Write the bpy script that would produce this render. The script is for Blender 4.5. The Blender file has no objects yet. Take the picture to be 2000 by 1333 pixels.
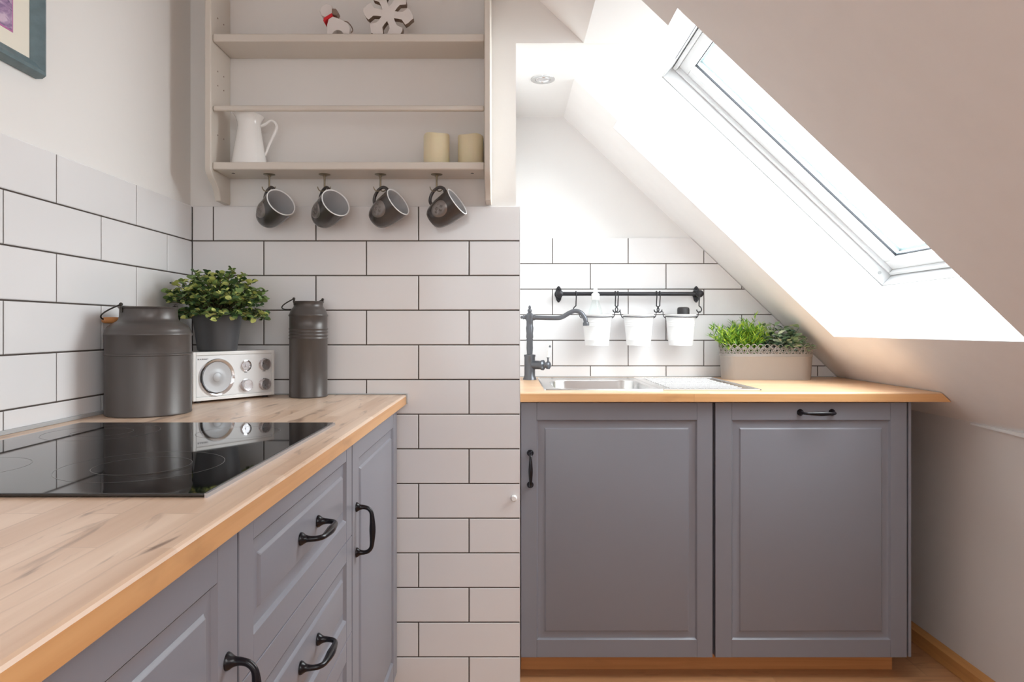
import bpy, bmesh, math, random
from mathutils import Vector, Matrix

random.seed(7)
C = bpy.context.scene.collection
SC = bpy.context.scene
PI = math.pi

# ------------------------------------------------------------------ camera, sky, daylight, added fill, exposure
CAM_Z = 1.0775
cam_d = bpy.data.cameras.new('camera')
cam = bpy.data.objects.new('camera', cam_d)
C.objects.link(cam)
cam.location = (0, 0, CAM_Z)
cam.rotation_euler = (PI / 2, 0, 0)
cam_d.lens = 1328 / 2000 * 36
cam_d.sensor_width = 36
cam_d.shift_x = 0.005
cam_d.shift_y = -0.01325
cam_d.clip_start = 0.02
SC.camera = cam

SC.view_settings.view_transform = 'Standard'
SC.view_settings.look = 'None'
SC.view_settings.gamma = 1.0
SC.view_settings.exposure = 0.5
SC.view_settings.use_curve_mapping = False
SC.cycles.max_bounces = 14
SC.cycles.diffuse_bounces = 8
SC.cycles.glossy_bounces = 5
SC.cycles.transparent_max_bounces = 12
SC.cycles.sample_clamp_indirect = 8

world = bpy.data.worlds.new('overcast_sky')
SC.world = world
world.use_nodes = True
wn = world.node_tree.nodes
wb = wn['Background']
wb.inputs[0].default_value = (0.93, 0.96, 1.0, 1)
wb.inputs[1].default_value = 2.0


# roof slope frame: s runs down the slope, n points out of the roof
TA = 0.95
ANG = math.atan(TA)
CS, SN = math.cos(ANG), math.sin(ANG)
SX, SZ = 0.227, 1.918
CEIL = 1.918


def slope_pt(s, y, n):
    return Vector((SX + CS * s + SN * n, y, SZ - SN * s + CS * n))


def area_light(name, mat, sx, sy, power, col):
    """daylight through the skylight, or added as fill behind the camera"""
    l = bpy.data.lights.new(name, 'AREA')
    l.shape = 'RECTANGLE'
    l.size, l.size_y = sx, sy
    l.energy = power
    l.color = col
    o = bpy.data.objects.new(name, l)
    C.objects.link(o)
    o.matrix_world = mat
    return o


def on_roof(s, y, n):
    return Matrix.Translation(slope_pt(s, y, n)) @ Matrix(((CS, 0, SN, 0), (0, 1, 0, 0), (-SN, 0, CS, 0), (0, 0, 0, 1)))


area_light('skylight_daylight', on_roof(0.70, 1.94, 0.50), 1.35, 1.15, 35, (0.95, 0.98, 1.0))
area_light('rear_slope_fill', on_roof(0.50, -0.75, 0.30), 1.4, 1.3, 20, (1.0, 0.95, 0.95))  # added fill lamp above an unseen roof opening
area_light('rear_wall_fill', Matrix.Translation((-0.1, -2.8, 1.45)) @ Matrix.Rotation(PI / 2, 4, 'X'), 1.3, 1.9, 3, (1.0, 0.94, 0.94))  # added frontal fill lamp outside an unseen opening


# ------------------------------------------------------------------ materials
def new_mat(name):
    m = bpy.data.materials.new(name)
    m.use_nodes = True
    nt = m.node_tree
    return m, nt, nt.nodes['Principled BSDF']


def plain(name, col, rough=0.5, metal=0.0, bump=0.0, bscale=60.0, spec=0.5, var=0.0, coat=0.0, trans=0.0, sss=0.0):
    m, nt, b = new_mat(name)
    b.inputs['Base Color'].default_value = (*col, 1)
    b.inputs['Roughness'].default_value = rough
    b.inputs['Metallic'].default_value = metal
    b.inputs['Specular IOR Level'].default_value = spec
    b.inputs['Coat Weight'].default_value = coat
    if trans:
        b.inputs['Transmission Weight'].default_value = trans
    if sss:
        b.inputs['Subsurface Weight'].default_value = sss
        b.inputs['Subsurface Radius'].default_value = (0.02, 0.012, 0.006)
    if bump or var:
        tc = nt.nodes.new('ShaderNodeTexCoord')
        no = nt.nodes.new('ShaderNodeTexNoise')
        no.inputs['Scale'].default_value = bscale
        no.inputs['Detail'].default_value = 5
        nt.links.new(tc.outputs['Object'], no.inputs['Vector'])
        if bump:
            bp = nt.nodes.new('ShaderNodeBump')
            bp.inputs['Strength'].default_value = bump
            bp.inputs['Distance'].default_value = 0.004
            nt.links.new(no.outputs['Fac'], bp.inputs['Height'])
            nt.links.new(bp.outputs['Normal'], b.inputs['Normal'])
        if var:
            mx = nt.nodes.new('ShaderNodeMix')
            mx.data_type = 'RGBA'
            mx.inputs[6].default_value = (*[c * (1 - var) for c in col], 1)
            mx.inputs[7].default_value = (*[min(1, c * (1 + var)) for c in col], 1)
            nt.links.new(no.outputs['Fac'], mx.inputs[0])
            nt.links.new(mx.outputs[2], b.inputs['Base Color'])
    return m


def wood(name, c1, c2, dark, along='Y', stave=0.042, length=0.45, rough=0.32, grain=1.0, knots=0.35, seed=0.0, gap=0.0012):
    """butcher block / plank wood, staves running along a world axis"""
    m, nt, b = new_mat(name)
    N, L = nt.nodes.new, nt.links.new
    tc = N('ShaderNodeTexCoord')
    mp = N('ShaderNodeMapping')
    if along == 'Y':
        mp.inputs['Rotation'].default_value = (0, 0, PI / 2)
    mp.inputs['Location'].default_value = (seed, seed * 0.37, 0)
    L(tc.outputs['Object'], mp.inputs['Vector'])
    # fold height into the cross direction so edges get their own staves
    sep = N('ShaderNodeSeparateXYZ')
    L(mp.outputs[0], sep.inputs[0])
    br = N('ShaderNodeTexBrick')
    br.offset = 0.37
    br.offset_frequency = 2
    br.inputs['Color1'].default_value = (0, 0, 0, 1)
    br.inputs['Color2'].default_value = (1, 1, 1, 1)
    br.inputs['Mortar'].default_value = (0.5, 0.5, 0.5, 1)
    br.inputs['Scale'].default_value = 1.0
    br.inputs['Mortar Size'].default_value = gap
    br.inputs['Mortar Smooth'].default_value = 0.3
    br.inputs['Brick Width'].default_value = length
    br.inputs['Row Height'].default_value = stave
    L(mp.outputs[0], br.inputs['Vector'])
    # grain
    ms = N('ShaderNodeMapping')
    ms.inputs['Scale'].default_value = (2.2 * grain, 38 * grain, 75 * grain)
    L(mp.outputs[0], ms.inputs['Vector'])
    off = N('ShaderNodeVectorMath')
    off.operation = 'MULTIPLY_ADD'
    L(br.outputs['Color'], off.inputs[0])
    off.inputs[1].default_value = (9, 13, 5)
    L(ms.outputs[0], off.inputs[2])
    ng = N('ShaderNodeTexNoise')
    ng.inputs['Scale'].default_value = 1.0
    ng.inputs['Detail'].default_value = 7
    ng.inputs['Distortion'].default_value = 0.6
    L(off.outputs[0], ng.inputs['Vector'])
    # large tint variation
    nl = N('ShaderNodeTexNoise')
    nl.inputs['Scale'].default_value = 1.7
    nl.inputs['Detail'].default_value = 3
    L(mp.outputs[0], nl.inputs['Vector'])
    mixv = N('ShaderNodeMath')
    mixv.operation = 'MULTIPLY_ADD'
    mixv.inputs[1].default_value = 0.42
    L(br.outputs['Color'], mixv.inputs[0])
    sc2 = N('ShaderNodeMath')
    sc2.operation = 'MULTIPLY'
    sc2.inputs[1].default_value = 0.62
    ct = N('ShaderNodeMapRange')
    ct.inputs[1].default_value = 0.30
    ct.inputs[2].default_value = 0.72
    L(ng.outputs['Fac'], ct.inputs[0])
    L(ct.outputs[0], sc2.inputs[0])
    L(sc2.outputs[0], mixv.inputs[2])
    mx = N('ShaderNodeMix')
    mx.data_type = 'RGBA'
    mx.inputs[6].default_value = (*c1, 1)
    mx.inputs[7].default_value = (*c2, 1)
    L(mixv.outputs[0], mx.inputs[0])
    # dark mineral streaks and small knots
    mk = N('ShaderNodeMapping')
    mk.inputs['Scale'].default_value = (5.0, 26, 12)
    L(mp.outputs[0], mk.inputs['Vector'])
    nk = N('ShaderNodeTexNoise')
    nk.inputs['Scale'].default_value = 1.0
    nk.inputs['Detail'].default_value = 4
    nk.inputs['Distortion'].default_value = 1.2
    L(mk.outputs[0], nk.inputs['Vector'])
    rk = N('ShaderNodeValToRGB')
    rk.color_ramp.elements[0].position = 0.58
    rk.color_ramp.elements[0].color = (0, 0, 0, 1)
    rk.color_ramp.elements[1].position = 0.80
    rk.color_ramp.elements[1].color = (knots * 2.2, knots * 2.2, knots * 2.2, 1)
    L(nk.outputs['Fac'], rk.inputs[0])
    mx2 = N('ShaderNodeMix')
    mx2.data_type = 'RGBA'
    L(rk.outputs[0], mx2.inputs[0])
    L(mx.outputs[2], mx2.inputs[6])
    mx2.inputs[7].default_value = (*dark, 1)
    mx3 = N('ShaderNodeMix')
    mx3.data_type = 'RGBA'
    gm = N('ShaderNodeMath')
    gm.operation = 'MULTIPLY'
    gm.inputs[1].default_value = 0.16
    L(br.outputs['Fac'], gm.inputs[0])
    L(gm.outputs[0], mx3.inputs[0])
    L(mx2.outputs[2], mx3.inputs[6])
    mx3.inputs[7].default_value = (*dark, 1)
    L(mx3.outputs[2], b.inputs['Base Color'])
    bp = N('ShaderNodeBump')
    bp.inputs['Strength'].default_value = 0.06
    bp.inputs['Distance'].default_value = 0.002
    L(ng.outputs['Fac'], bp.inputs['Height'])
    L(bp.outputs['Normal'], b.inputs['Normal'])
    b.inputs['Roughness'].default_value = rough
    return m


def picture_mat():
    m, nt, b = new_mat('seascape_print')
    N, L = nt.nodes.new, nt.links.new
    tc = N('ShaderNodeTexCoord')
    mp = N('ShaderNodeMapping')
    mp.inputs['Scale'].default_value = (1, 14, 34)
    L(tc.outputs['Object'], mp.inputs['Vector'])
    no = N('ShaderNodeTexNoise')
    no.inputs['Scale'].default_value = 1.6
    no.inputs['Detail'].default_value = 9
    no.inputs['Distortion'].default_value = 1.5
    L(mp.outputs[0], no.inputs['Vector'])
    r = N('ShaderNodeValToRGB')
    r.color_ramp.elements[0].position = 0.32
    r.color_ramp.elements[0].color = (0.10, 0.07, 0.16, 1)
    r.color_ramp.elements[1].position = 0.66
    r.color_ramp.elements[1].color = (0.62, 0.48, 0.60, 1)
    e = r.color_ramp.elements.new(0.5)
    e.color = (0.34, 0.22, 0.38, 1)
    L(no.outputs['Fac'], r.inputs[0])
    L(r.outputs[0], b.inputs['Base Color'])
    b.inputs['Roughness'].default_value = 0.4
    return m


def glass_mat(name, tint=(1, 1, 1), ior=1.45, rough=0.0):
    """thin clear glass: mostly see-through with a fresnel reflection"""
    m = bpy.data.materials.new(name)
    m.use_nodes = True
    nt = m.node_tree
    nt.nodes.clear()
    N, L = nt.nodes.new, nt.links.new
    out = N('ShaderNodeOutputMaterial')
    mix = N('ShaderNodeMixShader')
    fr = N('ShaderNodeFresnel')
    fr.inputs[0].default_value = ior
    tr = N('ShaderNodeBsdfTransparent')
    tr.inputs[0].default_value = (*tint, 1)
    gl = N('ShaderNodeBsdfGlossy')
    gl.inputs['Roughness'].default_value = rough
    ge = N('ShaderNodeNewGeometry')
    iv = N('ShaderNodeMath')
    iv.operation = 'SUBTRACT'
    iv.inputs[0].default_value = 1.0
    L(ge.outputs['Backfacing'], iv.inputs[1])
    mu = N('ShaderNodeMath')
    mu.operation = 'MULTIPLY'
    L(fr.outputs[0], mu.inputs[0])
    L(iv.outputs[0], mu.inputs[1])
    L(mu.outputs[0], mix.inputs[0])
    L(tr.outputs[0], mix.inputs[1])
    L(gl.outputs[0], mix.inputs[2])
    L(mix.outputs[0], out.inputs[0])
    return m


def brushed(name, col, rough=0.3, aniso_scale=(2, 200, 2)):
    m, nt, b = new_mat(name)
    N, L = nt.nodes.new, nt.links.new
    tc = N('ShaderNodeTexCoord')
    mp = N('ShaderNodeMapping')
    mp.inputs['Scale'].default_value = aniso_scale
    L(tc.outputs['Object'], mp.inputs['Vector'])
    no = N('ShaderNodeTexNoise')
    no.inputs['Scale'].default_value = 3
    L(mp.outputs[0], no.inputs['Vector'])
    mr = N('ShaderNodeMapRange')
    mr.inputs[3].default_value = rough * 0.8
    mr.inputs[4].default_value = rough * 1.25
    L(no.outputs['Fac'], mr.inputs[0])
    L(mr.outputs[0], b.inputs['Roughness'])
    b.inputs['Base Color'].default_value = (*col, 1)
    b.inputs['Metallic'].default_value = 1
    return m


M = {}
M['plaster'] = plain('white_plaster', (0.80, 0.785, 0.77), 0.85, bump=0.08, bscale=40)
M['slope'] = plain('warm_white_plaster', (0.86, 0.845, 0.84), 0.85, bump=0.16, bscale=14, var=0.03)
M['ceiling'] = plain('bright_white_paint', (0.80, 0.80, 0.80), 0.8)
M['knee'] = plain('greige_paint', (0.70, 0.66, 0.635), 0.85, bump=0.05, bscale=40)
M['tile'] = plain('glazed_white_tile', (0.78, 0.775, 0.785), 0.13, bump=0.05, bscale=5)
M['grout'] = plain('dark_grout', (0.075, 0.06, 0.052), 0.95)
M['cab'] = plain('grey_cabinet_paint', (0.222, 0.224, 0.258), 0.34, bump=0.02, bscale=90)
M['cab_in'] = plain('cabinet_carcass', (0.20, 0.195, 0.21), 0.6)
M['black'] = plain('black_lacquer', (0.008, 0.007, 0.010), 0.25, spec=0.35)
M['counter_y'] = wood('oiled_beech_sheen_lengthwise', (0.82, 0.64, 0.50), (0.58, 0.39, 0.265), (0.16, 0.09, 0.06), 'Y', seed=0.31, knots=0.55, length=0.3)  # paler than its edge: the sky's sheen is put into the colour
M['counter_x'] = wood('oiled_beech_sheen_crosswise', (0.76, 0.52, 0.33), (0.58, 0.34, 0.19), (0.2, 0.09, 0.04), 'X', knots=0.2, seed=0.12)  # top of the sink worktop, likewise paled by painted sheen
M['edge_y'] = wood('beech_edge_no_sheen_lengthwise', (0.74, 0.43, 0.20), (0.56, 0.28, 0.11), (0.2, 0.09, 0.04), 'Y', stave=0.2, length=0.9, knots=0.2)  # same beech as the top, left orange without the painted sheen
M['edge_x'] = wood('beech_edge_no_sheen_crosswise', (0.80, 0.46, 0.21), (0.62, 0.31, 0.12), (0.2, 0.09, 0.04), 'X', stave=0.2, length=0.9, knots=0.1)  # same beech as the sink worktop's top, minus the painted sheen
M['floor'] = wood('oak_floor_boards', (0.56, 0.29, 0.14), (0.38, 0.18, 0.08), (0.09, 0.04, 0.02), 'X', stave=0.14, length=1.3, rough=0.35, knots=0.3, gap=0.003)
M['plinth'] = wood('pine_plinth', (0.62, 0.29, 0.11), (0.46, 0.19, 0.06), (0.15, 0.06, 0.02), 'X', stave=0.5, length=4, rough=0.5, knots=0.2)
M['skirt'] = wood('pine_skirting', (0.62, 0.30, 0.10), (0.45, 0.20, 0.065), (0.15, 0.06, 0.02), 'Y', stave=0.5, length=4, rough=0.45, knots=0.3)
M['hob'] = plain('black_ceramic_glass', (0.006, 0.006, 0.007), 0.03, spec=0.8)
M['hobline'] = plain('grey_hob_print', (0.16, 0.155, 0.15), 0.3)
M['alu'] = plain('satin_aluminium', (0.55, 0.57, 0.62), 0.35, metal=1)
M['shelf'] = plain('cream_shelf_paint', (0.66, 0.61, 0.55), 0.42, bump=0.03, bscale=25)
M['canister'] = plain('dark_zinc_paint', (0.088, 0.077, 0.072), 0.34, metal=0.2, bump=0.015, bscale=120)
M['wire'] = plain('dark_wire', (0.06, 0.055, 0.05), 0.4, metal=0.8)
M['grip'] = wood('turned_wood_grip', (0.55, 0.25, 0.09), (0.4, 0.16, 0.05), (0.1, 0.04, 0.02), 'X', stave=0.1, length=1)
M['pot'] = plain('charcoal_ceramic', (0.075, 0.077, 0.083), 0.42)
M['soil'] = plain('potting_soil', (0.03, 0.022, 0.015), 0.95, bump=0.8, bscale=90)
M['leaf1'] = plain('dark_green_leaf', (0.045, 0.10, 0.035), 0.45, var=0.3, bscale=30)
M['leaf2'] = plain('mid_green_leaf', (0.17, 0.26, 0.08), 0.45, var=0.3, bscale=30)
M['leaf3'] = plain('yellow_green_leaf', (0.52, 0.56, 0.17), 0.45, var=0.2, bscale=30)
M['blade1'] = plain('fresh_green_blade', (0.17, 0.38, 0.04), 0.45, var=0.25, bscale=20)
M['blade2'] = plain('lime_green_blade', (0.42, 0.58, 0.05), 0.45, var=0.2, bscale=20)
M['blade3'] = plain('deep_green_blade', (0.05, 0.15, 0.035), 0.45)
M['sage1'] = plain('sage_green_leaf', (0.22, 0.33, 0.18), 0.5, var=0.25, bscale=30)
M['sage2'] = plain('pale_leaf', (0.50, 0.56, 0.38), 0.5, var=0.2, bscale=30)
M['sage3'] = plain('bottle_green_leaf', (0.06, 0.13, 0.085), 0.5)
M['stem'] = plain('brown_stem', (0.10, 0.08, 0.035), 0.6)
M['planter'] = plain('taupe_zinc', (0.34, 0.305, 0.28), 0.4, metal=0.15)
M['white_gloss'] = plain('white_enamel', (0.86, 0.86, 0.85), 0.14, coat=0.3)
M['white_sat'] = plain('white_painted_steel', (0.85, 0.855, 0.86), 0.4)
M['ivory'] = plain('ivory_wax', (0.80, 0.72, 0.50), 0.5, sss=0.25)
M['radio_w'] = plain('white_radio_lacquer', (0.86, 0.86, 0.85), 0.22, coat=0.4)
M['radio_p'] = plain('silver_white_front', (0.84, 0.85, 0.86), 0.28)
M['chrome'] = plain('chrome', (0.78, 0.78, 0.80), 0.10, metal=1)
M['knob'] = brushed('spun_aluminium', (0.62, 0.60, 0.62), 0.28, (60, 60, 60))
M['cone'] = plain('silver_speaker_cloth', (0.52, 0.53, 0.55), 0.5, metal=0.2)
M['lettering'] = plain('dark_blue_lettering', (0.02, 0.025, 0.06), 0.5)
M['steel'] = brushed('brushed_steel', (0.70, 0.70, 0.70), 0.24, (2, 120, 2))
M['faucet'] = plain('gunmetal_tap', (0.13, 0.135, 0.15), 0.3, metal=0.6)
M['iron'] = plain('black_iron', (0.022, 0.022, 0.027), 0.38, metal=0.3)
M['mug'] = plain('charcoal_glaze', (0.062, 0.055, 0.054), 0.2, coat=0.3)
M['mug_in'] = plain('white_glaze', (0.82, 0.83, 0.84), 0.2)
M['mug_shade'] = plain('shaded_white_glaze', (0.47, 0.47, 0.48), 0.22)  # white glaze greyed: shade inside the mugs put into the colour
M['relief'] = plain('pewter_relief', (0.26, 0.235, 0.225), 0.3, metal=0.6)
M['brass'] = plain('aged_brass', (0.24, 0.20, 0.14), 0.3, metal=1)
M['wood_white'] = plain('whitewashed_wood', (0.76, 0.72, 0.70), 0.7, bump=0.1, bscale=60)
M['wood_raw'] = plain('worn_brown_edge', (0.26, 0.19, 0.15), 0.8)
M['red'] = plain('red_ribbon', (0.62, 0.012, 0.02), 0.6)
M['frame'] = plain('weathered_teal_wood', (0.12, 0.175, 0.195), 0.45, bump=0.15, bscale=50, var=0.3)
M['mat'] = plain('cream_mount_card', (0.80, 0.76, 0.66), 0.9)
M['pink'] = plain('magenta_mount_edge', (0.48, 0.16, 0.36), 0.8)
M['print'] = picture_mat()
M['sash'] = plain('white_window_paint', (0.66, 0.67, 0.68), 0.35)
M['gasket'] = plain('dark_gasket', (0.02, 0.022, 0.03), 0.6)
M['spacer'] = plain('pale_blue_spacer', (0.66, 0.78, 0.80), 0.3)
M['glass'] = glass_mat('window_glass', (0.96, 0.98, 0.98))
M['bottle'] = glass_mat('clear_plastic', (0.95, 0.975, 0.965), 1.4, 0.05)
M['rubber'] = plain('dark_rubber', (0.03, 0.028, 0.03), 0.5)
M['seal'] = plain('grey_sealant', (0.42, 0.43, 0.44), 0.5)
M['dial'] = plain('dial_face', (0.75, 0.75, 0.74), 0.4)


# ------------------------------------------------------------------ mesh helpers
class MB:
    def __init__(self):
        self.bm = bmesh.new()

    def face(self, pts, mi=0):
        vs = [self.bm.verts.new(p) for p in pts]
        f = self.bm.faces.new(vs)
        f.material_index = mi
        return f

    def hexa(self, c, mi=0):
        """c: 8 corners, bottom ring then top ring"""
        v = [self.bm.verts.new(p) for p in c]
        for q in ((3, 2, 1, 0), (4, 5, 6, 7), (0, 1, 5, 4), (1, 2, 6, 5), (2, 3, 7, 6), (3, 0, 4, 7)):
            f = self.bm.faces.new([v[i] for i in q])
            f.material_index = mi
        return v

    def box(self, x0, x1, y0, y1, z0, z1, mi=0):
        return self.hexa([(x0, y0, z0), (x1, y0, z0), (x1, y1, z0), (x0, y1, z0),
                          (x0, y0, z1), (x1, y0, z1), (x1, y1, z1), (x0, y1, z1)], mi)

    def prism(self, poly, axis, a0, a1, mi=0):
        """poly in the two other axes (cyclic order kept) extruded along axis"""
        def mk(p, a):
            if axis == 'Y':
                return (p[0], a, p[1])
            if axis == 'X':
                return (a, p[0], p[1])
            return (p[0], p[1], a)
        A = [self.bm.verts.new(mk(p, a0)) for p in poly]
        B = [self.bm.verts.new(mk(p, a1)) for p in poly]
        n = len(poly)
        for i in range(n):
            f = self.bm.faces.new((A[i], A[(i + 1) % n], B[(i + 1) % n], B[i]))
            f.material_index = mi
        self.bm.faces.new(A[::-1]).material_index = mi
        self.bm.faces.new(B).material_index = mi

    def lathe(self, prof, center=(0, 0, 0), segs=48, axis=(0, 0, 1), mi=0, closed=False):
        """prof: (r, h) list"""
        q = Vector((0, 0, 1)).rotation_difference(Vector(axis).normalized())
        c = Vector(center)
        rings = []
        for r, h in prof:
            if r < 1e-6:
                rings.append([self.bm.verts.new(c + q @ Vector((0, 0, h)))])
            else:
                rings.append([self.bm.verts.new(c + q @ Vector((r * math.cos(2 * PI * k / segs), r * math.sin(2 * PI * k / segs), h))) for k in range(segs)])
        pairs = list(zip(rings[:-1], rings[1:]))
        if closed:
            pairs.append((rings[-1], rings[0]))
        for a, b in pairs:
            for k in range(segs):
                k2 = (k + 1) % segs
                if len(a) == 1 and len(b) == 1:
                    continue
                if len(a) == 1:
                    f = self.bm.faces.new((a[0], b[k2], b[k]))
                elif len(b) == 1:
                    f = self.bm.faces.new((a[k], a[k2], b[0]))
                else:
                    f = self.bm.faces.new((a[k], a[k2], b[k2], b[k]))
                f.material_index = mi

    def tube(self, path, radii, segs=10, mi=0, cap=True, closed=False):
        pts = [Vector(p) for p in path]
        n = len(pts)
        if not hasattr(radii, '__len__'):
            radii = [radii] * n
        up = None
        rings = []
        for i, p in enumerate(pts):
            if closed:
                t = pts[(i + 1) % n] - pts[i - 1]
            else:
                t = pts[min(i + 1, n - 1)] - pts[max(i - 1, 0)]
            t.normalize()
            if up is None:
                up = Vector((0, 0, 1)) if abs(t.z) < 0.9 else Vector((1, 0, 0))
            up = (up - t * up.dot(t))
            if up.length < 1e-6:
                up = t.orthogonal()
            up.normalize()
            s = t.cross(up)
            rings.append([self.bm.verts.new(p + radii[i] * (math.cos(2 * PI * k / segs) * up + math.sin(2 * PI * k / segs) * s)) for k in range(segs)])
        rr = list(zip(rings[:-1], rings[1:]))
        if closed:
            rr.append((rings[-1], rings[0]))
        for a, b in rr:
            for k in range(segs):
                k2 = (k + 1) % segs
                self.bm.faces.new((a[k], b[k], b[k2], a[k2])).material_index = mi
        if cap and not closed:
            self.bm.faces.new(rings[0]).material_index = mi
            self.bm.faces.new(rings[-1][::-1]).material_index = mi

    def sphere(self, c, r, u=20, v=12, scale=(1, 1, 1), mi=0):
        ret = bmesh.ops.create_uvsphere(self.bm, u_segments=u, v_segments=v, radius=r,
                                        matrix=Matrix.Translation(c) @ Matrix.Diagonal((*scale, 1)))
        for vv in ret['verts']:
            for f in vv.link_faces:
                f.material_index = mi

    def slab(self, s0, s1, y0, y1, n0, n1, mi=0):
        self.hexa([slope_pt(s0, y0, n0), slope_pt(s1, y0, n0), slope_pt(s1, y1, n0), slope_pt(s0, y1, n0),
                   slope_pt(s0, y0, n1), slope_pt(s1, y0, n1), slope_pt(s1, y1, n1), slope_pt(s0, y1, n1)], mi)

    def transform(self, m):
        bmesh.ops.transform(self.bm, matrix=m, verts=self.bm.verts)

    def cut_slope(self, off=0.0):
        """remove everything beyond the roof slope plane"""
        geom = list(self.bm.verts) + list(self.bm.edges) + list(self.bm.faces)
        r = bmesh.ops.bisect_plane(self.bm, geom=geom, plane_co=slope_pt(0, 0, off), plane_no=(SN, 0, CS), clear_outer=True)
        ed = [e for e in r['geom_cut'] if isinstance(e, bmesh.types.BMEdge)]
        if ed:
            try:
                bmesh.ops.holes_fill(self.bm, edges=ed, sides=0)
            except Exception:
                pass

    def build(self, name, mats, parent=None, smooth=False, bevel=0.0, segs=2, ang=35, loc=None, bang=60):
        bmesh.ops.recalc_face_normals(self.bm, faces=self.bm.faces)
        me = bpy.data.meshes.new(name)
        self.bm.to_mesh(me)
        self.bm.free()
        for m in (mats if isinstance(mats, (list, tuple)) else [mats]):
            me.materials.append(m)
        if smooth or bevel:
            me.polygons.foreach_set('use_smooth', [True] * len(me.polygons))
            me.set_sharp_from_angle(angle=math.radians(ang))
        o = bpy.data.objects.new(name, me)
        C.objects.link(o)
        if parent:
            o.parent = parent
        if loc:
            o.location = loc
        if bevel:
            b = o.modifiers.new('bevel', 'BEVEL')
            b.width = bevel
            b.segments = segs
            b.limit_method = 'ANGLE'
            b.angle_limit = math.radians(bang)
            b.harden_normals = True
        return o


def rot_bez(pts, n=8):
    """Catmull-Rom through pts; pts may carry extra scalar components"""
    out = []
    P = [pts[0]] + list(pts) + [pts[-1]]
    for i in range(1, len(P) - 2):
        for k in range(n):
            t = k / n
            a, b, c, d = P[i - 1], P[i], P[i + 1], P[i + 2]
            out.append(tuple(0.5 * (2 * b[j] + (c[j] - a[j]) * t + (2 * a[j] - 5 * b[j] + 4 * c[j] - d[j]) * t * t + (3 * b[j] - a[j] - 3 * c[j] + d[j]) * t ** 3) for j in range(len(b))))
    out.append(tuple(pts[-1]))
    return out


def curve_tube(mb, pts, n=8, segs=10, mi=0, r=None):
    """pts (x,y,z,r) or (x,y,z) with r"""
    if r is not None:
        pts = [(*p, r) for p in pts]
    q = rot_bez(pts, n)
    mb.tube([p[:3] for p in q], [p[3] for p in q], segs, mi)


def tag(o, label=None, cat=None, group=None, kind=None):
    if label:
        o['label'] = label
    if cat:
        o['category'] = cat
    if group:
        o['group'] = group
    if kind:
        o['kind'] = kind
    return o


def thing(name, label, cat, loc=(0, 0, 0), rz=0.0, group=None):
    o = bpy.data.objects.new(name, None)
    o.empty_display_size = 0.05
    C.objects.link(o)
    o.location = loc
    o.rotation_euler = (0, 0, rz)
    return tag(o, label, cat, group)


def struct_empty(name):
    o = bpy.data.objects.new(name, None)
    C.objects.link(o)
    o['kind'] = 'structure'
    return o


def copy_tree(o, parent=None):
    c = o.copy()
    C.objects.link(c)
    c.parent = parent
    for ch in o.children:
        copy_tree(ch, c)
    return c


# ------------------------------------------------------------------ room shell
YA, YB, XL = 2.0, 2.71, -0.926       # tile faces: column wall, alcove wall, left wall
XC = 0.0377                           # right edge of the column tiles
KX = 1.415                            # knee wall
PT = 0.008                            # tile thickness

mb = MB()
mb.box(-2.2, 2.2, -2.7, 3.0, -0.1, 0.0)
tag(mb.build('floor', M['floor']), kind='structure')

mb = MB()
mb.box(XL - PT - 0.15, XL - PT, -2.6, 2.2, 0, 2.9)
wl = tag(mb.build('wall_left', M['plaster']), kind='structure')

mb = MB()   # column block and the header over the alcove
mb.box(XL - PT - 0.15, XC - 0.011, YA + PT, YB + PT, 0, 2.9)
mb.box(XC - 0.011, 0.9, YA + PT, YA + 0.020, CEIL - 0.0004, 2.9)
mb.box(XC - 0.011, 0.9, YA + 0.020, YA + 0.2, CEIL + 0.012, 2.9)
bmesh.ops.bisect_plane(mb.bm, geom=list(mb.bm.verts) + list(mb.bm.edges) + list(mb.bm.faces), plane_co=slope_pt(0, 0, 0.15), plane_no=(SN, 0, CS), clear_outer=True)
wc = tag(mb.build('wall_center', M['plaster']), kind='structure')

mb = MB()   # alcove far wall
mb.box(XC - 0.2, 1.8, YB + PT, YB + 0.2, 0, 2.3)
wb_ = tag(mb.build('wall_back', M['ceiling']), kind='structure')

mb = MB()   # rear wall behind the camera, with an opening added for fill light
mb.box(-1.1, -0.75, -2.75, -2.6, 0, 2.9)
mb.box(0.55, 1.8, -2.75, -2.6, 0, 2.9)
mb.box(-0.75, 0.55, -2.75, -2.6, 0, 0.5)
mb.box(-0.75, 0.55, -2.75, -2.6, 2.4, 2.9)
tag(mb.build('wall_front', M['plaster']), kind='structure')
w3 = struct_empty('added_window_3')  # unseen window, added to let frontal fill into the room
mb = MB()
for a in ((-0.75, -0.69, 0.5, 2.4), (0.49, 0.55, 0.5, 2.4), (-0.69, 0.49, 0.5, 0.56), (-0.69, 0.49, 2.34, 2.4), (-0.13, -0.07, 0.56, 2.34)):
    mb.box(a[0], a[1], -2.71, -2.65, a[2], a[3])
mb.build('window_frame', M['sash'], w3, bevel=0.004)
mb = MB()
mb.box(-0.69, 0.49, -2.685, -2.68, 0.56, 2.34)
mb.build('window_pane', M['glass'], w3)

mb = MB()
mb.box(KX, KX + 0.15, -2.6, YB + 0.1, 0, 0.80)
tag(mb.build('wall_right', M['knee']), kind='structure')

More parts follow.
